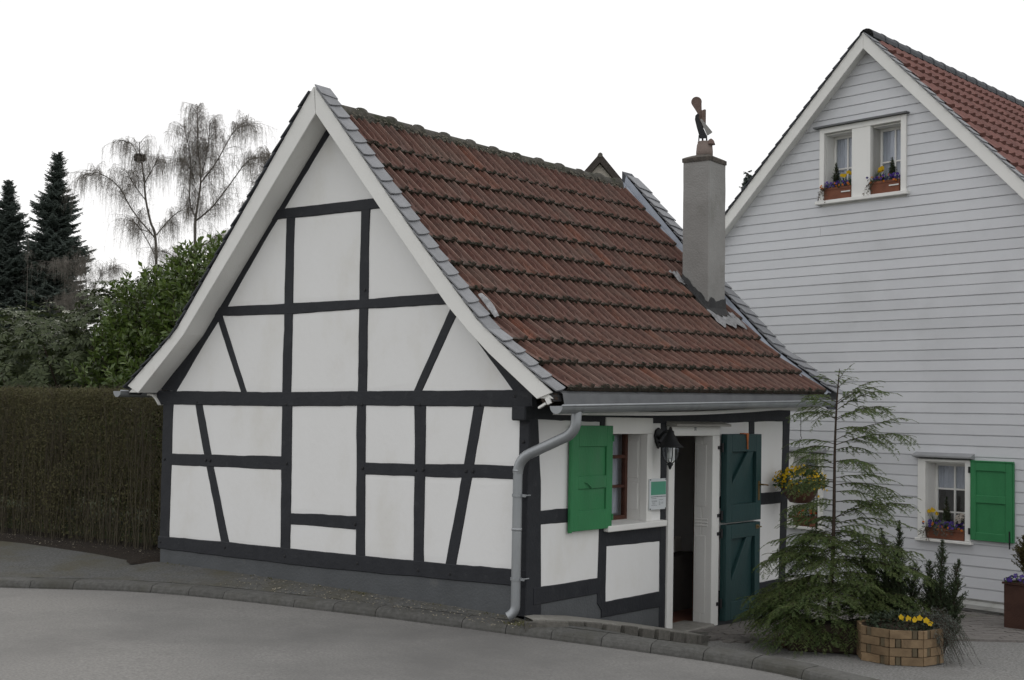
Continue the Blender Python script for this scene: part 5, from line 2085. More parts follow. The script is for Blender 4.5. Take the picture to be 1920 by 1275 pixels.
laurel((-7.6, 2.9, .1), [((-7.2, 2.9, 2.5), (1.5, 1.1, 1.55), 620), ((-8.5, 3.0, 2.0), (1.5, 1.2, 1.45), 620), ((-6.3, 3.0, 2.0), (1.0, 1.0, 1.5), 260), ((-7.6, 2.5, 1.6), (2.2, 1.0, 1.3), 600), ((-7.7, 3.0, 3.35), (1.1, .8, .95), 420), ((-8.9, 2.9, 2.95), (.95, .8, .95), 330), ((-6.8, 3.1, 3.55), (.9, .7, .75), 260), ((-9.3, 2.6, 1.9), (.9, .8, 1.3), 240), ((-7.6, 3.2, 1.8), (1.9, .6, 1.6), 500)],
       'cherry_laurel', 'tall cherry laurel bush with glossy green leaves beside the cottage roof', LAUREL)


def rhodo(base, blobs, label, m, name='rhododendron', leafL=.125, leafW=.042):
    o = veg(name, base, label, 'bush')
    P, D, N = [], [], []
    for (c, r, cnt) in blobs:
        pts, d = ell_points(cnt, c, r, shell=.3)
        for p, dd in zip(pts, d):
            if p[2] < .3: continue
            ax = norm(np.array([dd[0] + rng.normal(0, .25), dd[1] + rng.normal(0, .25), max(.1, dd[2]) + .45]))
            s1 = norm(np.cross(ax, rng.normal(0, 1, 3)))
            s2 = np.cross(ax, s1)
            k0 = rng.uniform(0, 6)
            drop = rng.uniform(.05, .55)
            for k in range(9):
                an = k0 + k * 2 * PI / 9 + rng.normal(0, .15)
                out = s1 * math.cos(an) + s2 * math.sin(an)
                dr = norm(out + ax * (.35 - drop) + np.array([0, 0, -.35 * drop - .1]))
                P.append(p + out * .012); D.append(dr); N.append(norm(ax + out * .3))
    n = len(P)
    me = leaf_mesh('leaves', P, D, N, leafL * rng.uniform(.7, 1.15, n), leafW * rng.uniform(.8, 1.15, n), fold=.12, wide=.55)
    tag(link('foliage', me, m, o), kind='stuff')
    Pst, Rst = [], []
    for k in range(26):
        a = rng.uniform(0, 2 * PI)
        e = np.array([base[0] + math.cos(a) * 1.6, base[1] + math.sin(a) * 1.0, rng.uniform(1.6, 2.9)])
        b = np.array(base) + rng.normal(0, .12, 3) * np.array([1, 1, 0])
        mid = (b + e) / 2 + rng.normal(0, .15, 3) + np.array([0, 0, .2])
        Pst.append([b, mid, e]); Rst.append([.03, .02, .008])
    V, F = tubes_arrays(Pst, Rst, 5)
    link('branch', np_mesh('branches', V, F), BARK, o)
    return o


rhodo((-11.0, 2.7, .1), [((-11.2, 2.6, 1.75), (1.9, 1.2, 1.65), 1100), ((-10.1, 3.1, 2.75), (.9, .8, 1.0), 420), ((-12.6, 2.8, 1.75), (1.6, 1.2, 1.7), 800), ((-9.7, 2.6, 1.3), (1.1, .9, 1.3), 380), ((-11.2, 3.2, 1.4), (2.2, .6, 1.5), 500)],
      'dark rhododendron with drooping pale-topped leaves above the hedge by the photo edge', RHODO)
rhodo((-9.2, 4.4, .1), [((-9.5, 4.5, 2.4), (1.5, 1.0, 1.6), 620), ((-10.2, 4.3, 3.35), (.9, .6, .85), 300)],
      'greyish rhododendron behind the laurel in front of the tall spruce', RHODO)


# ------------------------------------------------ spruces
def spruce(base, H, R, label, seed, bare=0.0, dens=1.0):
    r_ = np.random.default_rng(seed)
    o = veg('spruce', base, label, 'tree', None)
    b = np.array(base)
    mb = MB()
    mb.tube([tuple(b + np.array([0, 0, H * t])) for t in (0, .3, .6, .9, 1.0)], [.02 * H * .8, .015 * H * .8, .01 * H * .8, .003 * H, .001 * H], 7)
    mb.build('trunk', BARK, o)
    Pb, Rb = [], []
    NP, ND, NL = [], [], []
    z = bare * H
    while z < H * .985:
        t = z / H
        Lmax = R * (1 - t) ** .82 * (.92 + .16 * math.sin(z * 3.1 + seed)) + .05
        nb = max(6, int((13 + 9 * (1 - t)) * dens))
        a0 = r_.uniform(0, 6)
        for k in range(nb):
            a = a0 + 2 * PI * k / nb + r_.normal(0, .18)
            L = Lmax * r_.uniform(.66, 1.08)
            zz = z + r_.normal(0, .12)
            dirh = np.array([math.cos(a), math.sin(a), 0])
            el0 = .25 + .35 * t
            ks = np.linspace(0, 1, 6)
            # rise a little, sag, lift at the tip
            zz_ = zz + L * (el0 * ks - (.85 - .3 * t) * ks ** 2 + .40 * ks ** 3.4)
            pts = b + dirh * (L * ks)[:, None] + np.stack([np.zeros(6), np.zeros(6), zz_], 1)
            Pb.append(pts); Rb.append(np.linspace(.012, .003, 6) * (.5 + H / 12))
            side = np.array([-dirh[1], dirh[0], 0])
            nc = max(6, int(L / .055))
            for s_ in np.linspace(.12, 1.0, nc):
                i = min(4, int(s_ * 5)); f = s_ * 5 - i
                q = pts[i] * (1 - f) + pts[i + 1] * f
                w = (.24 * L * (1 - s_) ** .6 + .06) * r_.uniform(.6, 1.15)
                for sg in (-1, 1):
                    NP.append(q); ND.append(side * sg * .8 + dirh * .55 + np.array([0, 0, -.35 + r_.normal(0, .15)])); NL.append(w)
                NP.append(q); ND.append(dirh * .5 + np.array([0, 0, -.8]) + r_.normal(0, .2, 3)); NL.append(w * .55)
        z += (.13 + .13 * (1 - t)) * H / 12
    V, F = tubes_arrays(Pb, Rb, 3)
    link('branch', np_mesh('branches', V, F), BARK, o)
    NP, ND, NL = np.array(NP), np.array(ND), np.array(NL)
    # each side twig becomes a ragged comb of short needles tufts
    parts = []
    for t0 in (0, .22, .44, .66, .86):
        q = NP + norm(ND) * (NL * t0)[:, None]
        for sg in (-1, 1):
            s_ = norm(np.cross(norm(ND), np.array([0, 0, 1.])))
            dd = norm(norm(ND) * .75 + s_ * sg * .55 + r_.normal(0, .16, NP.shape))
            parts.append(blade_arrays(q, dd, r_.normal(0, 1, NP.shape) + np.array([.3, -.4, .5]), NL * .42 * r_.uniform(.6, 1.25, len(NP)), NL * .13 + .016, True))
    V, F = join_arrays(parts)
    tag(link('foliage', np_mesh('needles', V, F), SPRUCE, o), kind='stuff')
    return o


spruce((-42.1, 24.0, .3), 12.2, 3.3, 'tall dark spruce with full pointed crown, standing beside the bare birches', 3)
spruce((-43.9, 22.9, .3), 11.0, 3.2, 'dark spruce cut off by the edge of the photo', 5)
spruce((-13.25, 30.7, -.6), 10.6, 1.9, 'spruce tip showing beyond the eave of the white house', 8)


# ------------------------------------------------ birches
def birch(base, limbs, label, seed, twigs=1.0, hang=(.45, 1.65), nest=None, name='birch', thick=1.0, trunk_n=1):
    r_ = np.random.default_rng(seed)
    o = veg(name, base, label, 'tree')
    b = np.array(base, float)
    def P3(h, z, dp): return b + vr_ * h + vb_ * dp + np.array([0, 0, z - base[2]])
    sub_P, sub_R = [], []
    tw_P, tw_R = [], []
    for li, (nodes, r0, r1, dps) in enumerate(limbs):
        m = len(nodes)
        pts = [P3(h, z, dps * (i / (m - 1)) ** 1.2) for i, (h, z) in enumerate(nodes)]
        pts = [np.array(p) for p in catmull([tuple(pts[0] * 2 - pts[1])] + [tuple(p) for p in pts] + [tuple(pts[-1] * 2 - pts[-2])], 5)]
        rs = [(r0 + (r1 - r0) * i / (len(pts) - 1)) * thick for i in range(len(pts))]
        mb = MB()
        mb.tube([tuple(p) for p in pts], [x * .34 + .004 for x in rs], 7)
        mb.build('trunk' if li < trunk_n else 'limb', BIRCHB, o, smooth=True)
        # side branches
        i0 = 0 if li >= trunk_n else int(len(pts) * .55)
        total = sum(np.linalg.norm(pts[i + 1] - pts[i]) for i in range(i0, len(pts) - 1))
        nb = int(total * 21 * twigs)
        for k in range(nb):
            f = i0 + (len(pts) - 1 - i0) * (r_.uniform(0, 1) ** .8)
            i = min(len(pts) - 2, int(f))
            p = pts[i] * (1 - f + i) + pts[i + 1] * (f - i)
            t = norm(pts[i + 1] - pts[i])
            a = r_.uniform(0, 2 * PI)
            out = vr_ * math.cos(a) + vb_ * math.sin(a) * .8
            d = norm(t * r_.uniform(.3, .9) + out * r_.uniform(.5, 1.0) + np.array([0, 0, r_.uniform(.2, .9)]))
            L = r_.uniform(.3, 1.2)
            ks = np.linspace(0, 1, 5)
            q = p + d * (L * ks)[:, None] + np.array([0, 0, -1.]) * (L * .45 * ks ** 2)[:, None] + r_.normal(0, .02, (5, 3)) * ks[:, None]
            sub_P.append(q); sub_R.append(np.linspace(.007, .003, 5) * thick)
            # hanging twigs
            for j in range(r_.integers(5, 10)):
                s_ = r_.uniform(.3, 1)
                ii = min(3, int(s_ * 4)); ff = s_ * 4 - ii
                c = q[ii] * (1 - ff) + q[ii + 1] * ff
                hl = r_.uniform(*hang) * r_.uniform(.4, 1)
                dd = norm(d * .8 + r_.normal(0, .4, 3))
                kk = np.linspace(0, 1, 6)
                hp = c + dd * (hl * .22 * (1 - np.exp(-3 * kk)))[:, None] + np.array([0, 0, -1.]) * (hl * kk ** 1.5)[:, None] + r_.normal(0, .018, (6, 3)) * kk[:, None]
                tw_P.append(hp); tw_R.append(np.linspace(.0034, .0018, 6) * thick)
    V, F = tubes_arrays(sub_P, sub_R, 4)
    tag(link('branch', np_mesh('branches', V, F), BIRCHB, o), kind='stuff')
    tw_P = np.array(tw_P)
    # short side sprigs on the hanging twigs
    n = len(tw_P)
    sp = []
    for k in range(3):
        i = r_.integers(1, 5, n)
        c = tw_P[np.arange(n), i]
        dd = norm(r_.normal(0, 1, (n, 3)) * np.array([1, 1, .5]) + np.array([0, 0, -.5]))
        L = r_.uniform(.08, .3, n)[:, None]
        sp.append(np.stack([c, c + dd * L * .5, c + dd * L + np.array([0, 0, -.06])], 1))
    sp = np.concatenate(sp)
    V1, F1 = tubes_arrays(tw_P, np.array(tw_R), 3)
    V2, F2 = tubes_arrays(sp, np.tile(np.array([.0026, .0021, .0015]) * thick, (len(sp), 1)), 3)
    V, F = join_arrays([(V1, F1), (V2, F2)])
    tag(link('twig', np_mesh('twigs', V, F), TWIG, o), kind='stuff')
    return o, P3


birch((-31.8, 22.9, .3), [
    ([(0, .3), (.02, 4), (-.04, 8.0), (-.04, 8.8), (.1, 10.2), (-.05, 11.5), (-.1, 13.0)], .20, .03, 0),
    ([(-.02, 8.7), (.5, 9.2), (1.05, 10.0), (1.7, 11.0), (2.15, 11.2)], .085, .02, .6),
    ([(.1, 10.1), (.7, 10.9), (1.35, 12.0), (1.9, 12.2)], .07, .018, -.5),
    ([(0, 7.6), (.6, 8.0), (1.2, 8.2), (1.9, 9.0)], .07, .02, .5),
    ([(-.04, 8.8), (-.25, 9.4), (-.25, 11.0), (-.5, 12.2)], .075, .02, -.4),
    ([(-.1, 10.1), (-.5, 10.9), (-.95, 11.0)], .05, .018, .6),
    ([(.1, 10.2), (.3, 11.5), (.3, 12.5)], .05, .018, .3),
    ([(0, 6.4), (-.6, 7.2), (-1.1, 7.5)], .05, .018, -.5)],
      'taller bare weeping birch standing closest to the cottage roof', 21, twigs=1.15)
b2, P3 = birch((-33.0, 22.0, .3), [
    ([(.1, .3), (.08, 6), (0, 8.0), (-.2, 8.6), (-.4, 9.4), (-.5, 10.2), (-.6, 10.75), (-.68, 11.0), (-.72, 11.6)], .17, .03, 0),
    ([(0, 8.0), (-.85, 9.0), (-1.4, 9.9), (-2.1, 10.35), (-2.4, 10.2)], .075, .02, -.4),
    ([(-.4, 9.4), (-.9, 10.0), (-1.25, 10.5)], .05, .018, .5),
    ([(-.5, 10.0), (-.1, 10.7), (.1, 11.0)], .05, .018, -.3),
    ([(0, 8.1), (.5, 8.8), (.9, 9.2)], .06, .018, .4),
    ([(-.66, 10.9), (-1.0, 11.5), (-1.3, 11.6)], .04, .015, .2),
    ([(0, 7.4), (-.5, 8.3), (-.8, 8.6)], .05, .018, -.4)],
      'smaller leaning bare birch with a dark nest near its top', 22, twigs=1.0)
birch((-35.6, 20.9, .3), [
    ([(0, .3), (.03, 4), (.05, 6), (-.05, 7.4)], .08, .02, 0),
    ([(.03, 5.2), (.5, 6.6), (1.0, 7.0)], .04, .014, .3),
    ([(.04, 5.6), (-.5, 6.9), (-1.0, 7.0)], .04, .014, -.3),
    ([(.03, 4.6), (-.6, 5.6), (-.9, 5.7)], .035, .012, .3),
    ([(.03, 4.6), (.7, 5.6), (1.1, 5.5)], .035, .012, .3)],
      'small low bare birch between the tall spruce and the laurel', 23, twigs=1.1, thick=.8, hang=(.3, 1.1))
birch((-27.0, 22.2, .3), [
    ([(0, .3), (0, 5), (-.1, 8.6), (-.2, 10.4)], .16, .03, 0),
    ([(-.05, 7.5), (-.3, 8.6), (-.45, 9.6)], .06, .02, .3),
    ([(-.1, 8.3), (.4, 9.6), (.6, 10.2)], .05, .015, .3),
    ([(-.05, 6.8), (-.5, 7.6), (-.7, 8.6)], .05, .015, -.3)],
      'bare tree half hidden behind the verge of the cottage roof', 24, twigs=1.5, name='bare_tree', thick=1.3, hang=(.15, .6))
birch((-41.0, 22.0, .3), [
    ([(0, .3), (0, 3.5), (.03, 6.5), (.0, 8.6)], .05, .015, 0),
    ([(0, 3.6), (-.5, 4.8), (-.9, 5.6)], .035, .012, .4),
    ([(0, 3.2), (.5, 4.4), (.7, 5.4)], .035, .012, -.4)],
      'thin bare sapling in the gap between the two spruces', 25, twigs=.05, name='bare_tree', thick=.9, hang=(.15, .6))
# the nest
nb = P3(-.68, 11.0, 0.0)
ns = empty('nest', tuple(nb), 'dark ball-shaped birds nest of twigs in the smaller birch', 'nest')
Ps, Rs = [], []
for k in range(420):
    a, e = random.uniform(0, 2 * PI), random.uniform(-1, 1)
    c = np.array(nb) + np.array([math.cos(a) * .17, math.sin(a) * .12, .11 * e])
    d = norm(rng.normal(0, 1, 3) * np.array([1, 1, .45]))
    Ps.append([c - d * .10, c + rng.normal(0, .02, 3), c + d * .10]); Rs.append([.006, .009, .005])
V, F = tubes_arrays(Ps, Rs, 3)
tag(link('sticks', np_mesh('sticks', V, F), WOODD, ns), kind='stuff')
mb = MB()
mb.lathe([(.02, -.13), (.08, -.11), (.12, -.04), (.12, .04), (.09, .10), (.04, .12)], 12, tuple(nb))
mb.build('bowl', WOODD, ns)


# ------------------------------------------------ hemlock by the door
def conifer_sprays(branches, r_, needle=.017, step=.0036, twig_gap=.022, nw=.0056):
    """branches: list of (K,3) polylines with twig length scale -> needle quads + twig tubes"""
    NP, ND, NN, NL = [], [], [], []
    TP, TR = [], []
    for pts, tl, r in branches:
        pts = np.asarray(pts)
        seg = np.linalg.norm(np.diff(pts, axis=0), axis=1)
        cum_ = np.concatenate([[0], np.cumsum(seg)])
        L = cum_[-1]
        nt_ = max(4, int(L / twig_gap))
        ss = np.linspace(.10 * L, L, nt_)
        pos = np.stack([np.interp(ss, cum_, pts[:, k]) for k in range(3)], 1)
        tan = norm(np.gradient(pos, axis=0))
        TP.append(np.stack([np.interp(np.linspace(0, L, 6), cum_, pts[:, k]) for k in range(3)], 1)); TR.append(np.linspace(r, r * .35, 6))
        for i, (p, t) in enumerate(zip(pos, tan)):
            f = ss[i] / L
            side = norm(np.cross(t, np.array([0, 0, 1.]) + r_.normal(0, .15, 3)))
            sg = 1 if i % 2 else -1
            d = norm(side * sg * .85 + t * .65 + np.array([0, 0, r_.normal(-.10, .14)]))
            l = tl * (math.sin(PI * min(1, .12 + f * .9)) * .9 + .1) * r_.uniform(.5, 1.2)
            if i == nt_ - 1: d, l = t, tl * .5
            nn = max(4, int(l / step))
            u = np.linspace(0.02, 1, nn)
            drop = np.array([0, 0, -1.]) * (l * .28 * u ** 2)[:, None]
            q = p + d * (l * u)[:, None] + drop
            s2 = norm(np.cross(d, np.array([0, 0, 1.])))
            alt = np.where(np.arange(nn) % 2, 1, -1)[:, None]
            nd = norm(s2 * alt * .85 + d * .5 + r_.normal(0, .14, (nn, 3)))
            NP.append(q); ND.append(nd); NN.append(np.tile(np.array([.35, -.5, .55]), (nn, 1)) + r_.normal(0, .45, (nn, 3))); NL.append(needle * r_.uniform(.7, 1.15, nn))
            if l > .04:
                k6 = np.linspace(0, 1, 6)
                TP.append(p + d * (l * k6)[:, None] + np.array([0, 0, -1.]) * (l * .28 * k6 ** 2)[:, None]); TR.append(np.linspace(.0018, .0007, 6))
    V, F = blade_arrays(np.concatenate(NP), np.concatenate(ND), np.concatenate(NN), np.concatenate(NL), nw, True)
    Vt, Ft = tubes_arrays(np.array(TP), np.array(TR), 3)
    return (V, F), (Vt, Ft)


r5 = np.random.default_rng(5)
HB = np.array([1.60, 2.92, -.30])
hm = veg('hemlock_tree', tuple(HB), 'young feathery hemlock tree with a bare upper stem beside the cottage door', 'tree')
TOP = 2.62
def trunk_at(z): return HB + np.array([.03 * z + .02 * math.sin(z * 2.2), .04 * z, z])
mb = MB()
mb.tube([tuple(trunk_at(z)) for z in np.linspace(0, TOP, 16)], [.022 * (1 - z / TOP) ** .7 + .004 for z in np.linspace(0, TOP, 16)], 8)
mb.build('trunk', BARK, hm, smooth=True)
br = []
def add_branch(z, az_, L, rise, droop, tl, r=.005):
    d = VR * math.cos(az_) + VB * math.sin(az_)
    d = np.array(d)
    ks = np.linspace(0, 1, 9)
    p0 = trunk_at(z)
    pts = p0 + d * (L * ks)[:, None] + np.stack([0 * ks, 0 * ks, L * (rise * ks - droop * ks ** 2.2)], 1) + r5.normal(0, .008, (9, 3)) * ks[:, None]
    br.append((pts, tl, r))
# characteristic upper branches (across the view)
for z, az_, L, rise, droop in ((2.28, .1, .42, .75, .35), (2.22, 3.3, .34, .55, .5), (2.20, .2, .62, .62, .5), (2.16, 2.9, .40, .45, .55), (2.12, -.7, .5, .4, .5), (2.1, 1.9, .4, .5, .5),
                               (1.90, .05, .78, .42, .30), (1.86, 3.0, .46, .22, .42), (1.80, .4, .48, .2, .45), (1.75, 3.5, .42, .1, .45), (1.68, -.8, .5, .2, .5), (1.66, 2.2, .45, .25, .5),
                               (1.52, .0, .62, .14, .34), (1.50, 3.2, .50, .08, .36), (1.42, 2.6, .40, .2, .5), (1.38, -.5, .45, .15, .5), (1.30, 3.5, .42, .05, .5),
                               (1.12, .12, .82, .50, .42), (1.06, .0, .80, .22, .42), (1.08, 3.2, .52, .2, .4), (1.02, -.7, .6, .2, .4), (1.0, 2.3, .6, .25, .4), (.92, .3, .72, .18, .5), (.90, 3.0, .66, .2, .48), (2.42, .6, .22, .8, .4), (2.45, 3.0, .2, .8, .5), (2.5, -1.2, .16, .9, .3)):
    add_branch(z, az_, L, rise + .12, droop * .85, .15 + .07 * (1 - z / TOP), .0042)
# boughs of the skirt: each a fan of side branches
def bough(z, a, L, rise, droop, tl, sub):
    add_branch(z, a, L, rise, droop, tl, .005)
    pts = br[-1][0]
    t_end = norm(pts[-1] - pts[0])
    ns_ = max(4, int(L / sub))
    for k in range(ns_):
        f = .22 + .74 * k / ns_
        q = f * 8
        i_ = min(7, int(q))
        p = pts[i_] * (1 - q + i_) + pts[i_ + 1] * (q - i_)
        t = norm(pts[i_ + 1] - pts[i_])
        sd = norm(np.cross(t, np.array([0, 0, 1.])))
        sg = 1 if k % 2 else -1
        l = L * .46 * (1.12 - f) * r5.uniform(.7, 1.25) + .07
        d = norm(sd * sg * r5.uniform(.6, .95) + t * .7 + np.array([0, 0, r5.normal(.02, .16)]))
        ks = np.linspace(0, 1, 7)
        pp = p + d * (l * ks)[:, None] + np.array([0, 0, -1.]) * (l * r5.uniform(.25, .6) * ks ** 2)[:, None]
        br.append((pp, tl * .75, .0028))


for i in range(62):
    z = .02 + 1.02 * (i / 62) ** 1.1 + r5.normal(0, .03)
    a = i * 2.399 + r5.normal(0, .25)
    L = (.97 - .46 * z) * r5.uniform(.62, 1.08) * (.72 if -1.9 < math.remainder(a, 2 * PI) < -.35 else 1)
    bough(max(.02, z), a, L, r5.uniform(.02, .42), r5.uniform(.18, .55), .12, .075)
for z, a, L, rise, droop in ((.30, .05, 1.1, .32, .35), (.62, -.15, .98, .30, .36), (.16, 3.25, .80, .12, .22), (.42, 3.0, .80, .22, .42), (.78, 3.3, .80, .22, .40), (.85, .2, .92, .25, .40), (.2, 2.5, 1.0, .2, .35)):
    bough(z, a, L, rise, droop, .12, .07)
for z, a, L, rise, droop in ((1.12, .1, .80, .48, .30), (1.45, .05, .62, .22, .30), (1.48, 3.2, .48, .14, .30), (1.25, 3.0, .50, .2, .35), (1.28, -.3, .55, .25, .35), (1.85, .05, .78, .40, .25), (1.82, 3.1, .44, .22, .35), (1.68, .5, .5, .25, .35),
                             (2.10, .15, .60, .62, .40), (2.12, 3.0, .44, .48, .45), (2.26, .0, .42, .8, .35), (2.28, 3.2, .34, .6, .45), (1.62, 2.8, .42, .2, .35), (2.0, -.6, .42, .35, .35)):
    bough(z, a, L, rise, droop, .10, .065)
(Vn, Fn), (Vt, Ft) = conifer_sprays(br, r5)
tag(link('foliage', np_mesh('needles', Vn, Fn), HEML, hm), kind='stuff')
tag(link('twig', np_mesh('twigs', Vt, Ft), BARK, hm), kind='stuff')
# its dark trough
tr = empty('plant_trough', (1.60, 2.86, -.47), 'dark low trough half hidden under the skirt of the hemlock', 'planter')
mb = MB()
mb.box(-.36, .36, -.20, .20, 0, .26)
o = mb.build('box', WOODD, None, bevel=.012)
o.parent = tr
o.rotation_euler[2] = .45
mb = MB(); mb.box(-.34, .34, -.18, .18, .2605, .275)
o = mb.build('earth', SOIL, None); o.parent = tr; o.rotation_euler[2] = .45
# withered plant beside it
wp = veg('withered_plant', (1.30, 2.72, -.47), 'withered brown plant at the foot of the hemlock, on the side of the door', 'plant')
Ps, Rs = [], []
for k in range(120):
    b = np.array([1.30 + rng.normal(0, .06), 2.72 + rng.normal(0, .05), -.47])
    d = np.array([rng.normal(0, .3), rng.normal(0, .3), 1])
    L = rng.uniform(.12, .38)
    Ps.append([b, b + d * L * .5, b + d * L + np.array([rng.normal(0, .07), rng.normal(0, .07), -.06])]); Rs.append([.003, .0025, .001])
V, F = tubes_arrays(Ps, Rs, 3)
tag(link('stems', np_mesh('stems', V, F), mat('withered', (.17, .085, .045), (.10, .05, .03), 20, .9), wp), kind='stuff')

# ------------------------------------------------ dark upright yews behind the planter
def upright(base, spikes, name, label, m, seed, cat='bush', needle=.022, width=.007, dens=1.0):
    r_ = np.random.default_rng(seed)
    o = veg(name, base, label, cat)
    NP, ND, NN = [], [], []
    TP, TR = [], []
    for (dx, dy, h, w) in spikes:
        p0 = np.array(base) + np.array([dx * .25, dy * .25, 0])
        p1 = np.array(base) + np.array([dx, dy, h])
        ks = np.linspace(0, 1, 6)
        TP.append(p0 + (p1 - p0) * ks[:, None]); TR.append(np.linspace(.014, .003, 6))
        nsh = int(h * 210 * dens)
        for i in range(nsh):
            t = r_.uniform(.05, 1.0)
            c = p0 + (p1 - p0) * t
            a = r_.uniform(0, 2 * PI)
            l = w * (1.05 - t ** 3) * r_.uniform(.4, 1.2)
            d = norm(np.array([math.cos(a) * .8, math.sin(a) * .8, r_.uniform(.6, 1.6)]))
            TP.append(c + d * (l * ks)[:, None]); TR.append(np.linspace(.003, .001, 6))
            nn = max(5, int(l / .0058))
            u = np.linspace(.1, 1, nn)
            q = c + d * (l * u)[:, None]
            e = norm(r_.normal(0, 1, (nn, 3)) + d * .9)
            NP.append(q); ND.append(e); NN.append(r_.normal(0, 1, (nn, 3)))
    NP = np.concatenate(NP); ND = np.concatenate(ND); NN = np.concatenate(NN)
    V, F = blade_arrays(NP, ND, NN, needle * r_.uniform(.7, 1.2, len(NP)), width, True)
    tag(link('foliage', np_mesh('needles', V, F), m, o), kind='stuff')
    V, F = tubes_arrays(np.array(TP), np.array(TR), 3)
    tag(link('stem', np_mesh('stems', V, F), BARK, o), kind='stuff')
    return o


upright((2.12, 3.55, -.49), [(-.18, -.08, 1.20, .17), (-.03, .02, 1.27, .16), (-.32, -.2, .95, .24), (.0, -.15, 1.0, .22), (-.15, .1, .9, .25), (.12, .1, .85, .24), (-.35, .0, .8, .25), (-.1, -.2, .75, .27)],
        'yew_shrub', 'dark upright yew with two pointed tips behind the woven wooden planter', YEW, 31)
upright((2.48, 3.62, -.49), [(.02, .05, 1.10, .17), (.18, .08, .92, .19), (-.08, -.05, .9, .22), (.2, .0, .72, .22), (.06, -.1, .72, .24), (-.12, .1, .7, .25)],
        'yew_shrub', 'shorter dark yew leaning towards the white house wall', YEW, 32)


# ------------------------------------------------ flowers
def blossoms(name, pts, nrm, size, m, parent, r_, petals=5):
    P, D, N = [], [], []
    for p, n_ in zip(pts, nrm):
        n_ = norm(np.array(n_, float))
        s1 = norm(np.cross(n_, np.array([.3, .2, 1.])))
        s2 = np.cross(n_, s1)
        for k in range(petals):
            a = 2 * PI * k / petals + r_.uniform(-.2, .2)
            P.append(p); D.append(s1 * math.cos(a) + s2 * math.sin(a) + n_ * .25); N.append(n_)
    me = leaf_mesh(name, P, D, N, size * r_.uniform(.8, 1.15, len(P)), size * .95, fold=.15, wide=.6)
    return tag(link(name, me, m, parent), kind='stuff')


def leafy(name, pts, dirs, parent, m, r_, L=.035, W=.014):
    me = leaf_mesh(name, pts, dirs, r_.normal(0, .5, (len(pts), 3)) + np.array([0, 0, 1.]), L * r_.uniform(.6, 1.3, len(pts)), W * r_.uniform(.7, 1.3, len(pts)), fold=.25)
    return tag(link(name, me, m, parent), kind='stuff')


def mound(c, r, n, r_, zmin=-1):
    d = norm(r_.normal(0, 1, (n * 2, 3)))
    d = d[d[:, 2] > zmin][:n]
    return np.array(c) + d * np.array(r) * r_.uniform(.75, 1.05, (len(d), 1)), d


# hanging basket
r6 = np.random.default_rng(6)
HBK = np.array([.35, 5.02, 1.02])
hb = empty('hanging_basket', tuple(HBK), 'brown hanging bowl on a chain under the end of the cottage eave', 'hanging basket')
mb = MB()
mb.lathe([(.05, -.205), (.12, -.195), (.19, -.10), (.225, .0), (.232, .0), (.232, .012), (.215, .012), (.18, -.08)], 20, tuple(HBK))
mb.build('bowl', mat('bowl_plastic', (.10, .045, .028), (.075, .034, .022), 6, .6), hb, smooth=True)
mb = MB()
for k in range(19):
    z0_ = 1.60 + k * .0155
    mb.tube([(.35 + (.004 if k % 2 else 0), 5.02 + (0 if k % 2 else .004), z0_), (.35 + (.004 if k % 2 else 0), 5.02 + (0 if k % 2 else .004), z0_ + .014)], .0035, 5)
mb.tube([(.35, 5.02, 1.895), (.35, 5.02, 1.60)], .002, 4)
mb.tube([(.35, 5.02, 1.61), (.362, 5.026, 1.585), (.35, 5.02, 1.555), (.34, 5.015, 1.57)], .004, 6)
for k in range(3):
    a = .6 + k * 2 * PI / 3
    mb.tube([(.35, 5.02, 1.56), (.35 + .228 * math.cos(a), 5.02 + .228 * math.sin(a), 1.03)], .0022, 4)
mb.build('chain', IRON, hb)
pf = veg('pansy_plant', tuple(HBK + np.array([0, 0, .02])), 'bushy yellow pansies spilling out of the hanging bowl', 'flowers')
pts, d = mound(HBK + np.array([0, 0, .05]), (.31, .31, .17), 900, r6, -.45)
leafy('leaves', pts * 1.0 - d * .03, d + r6.normal(0, .6, d.shape), pf, LEAFG, r6, .045, .02)
pts, d = mound(HBK + np.array([0, 0, .06]), (.31, .31, .18), 240, r6, -.5)
blossoms('blossoms', pts, d * np.array([1, 1, .5]) + np.array([.3, -.4, .1]), .018, YELLOW, pf, r6)
pts, d = mound(HBK + np.array([.02, -.02, -.03]), (.29, .29, .2), 14, r6, -.8)
blossoms('blossoms', pts[:14], d + np.array([.3, -.5, 0]), .018, YELLOW, pf, r6)


# window boxes of the white house
def wpt(u, z, d): return np.array(WF(u, z, d))


def window_box(u0, u1, z, d0, d1, h, label, tagged=True):
    c = wpt((u0 + u1) / 2, z, (d0 + d1) / 2)
    o = empty('flower_box', tuple(c), label, 'flower box')
    mb = MB()
    e = .012
    vs = [WF(u0 + e, z, d0 + e), WF(u1 - e, z, d0 + e), WF(u1 - e, z, d1 - e), WF(u0 + e, z, d1 - e), WF(u0, z + h, d0), WF(u1, z + h, d0), WF(u1, z + h, d1), WF(u0, z + h, d1)]
    mb.add(vs, [(0, 3, 2, 1), (4, 5, 6, 7), (0, 1, 5, 4), (1, 2, 6, 5), (2, 3, 7, 6), (3, 0, 4, 7)])
    mb.build('trough', TERRA, o, bevel=.004)
    mb = MB(); wbox(u0 - .006, u1 + .006, z + h - .03, z + h + .006, d0 - .006, d1 + .006, mb); mb.build('rim', TERRA, o, bevel=.004)
    if tagged:
        mb = MB(); wbox(u1 - .16, u1 - .01, z + h * .52, z + h * .62, d1 + .001, d1 + .008, mb); mb.build('name_tag', TAGW, o)
    return o


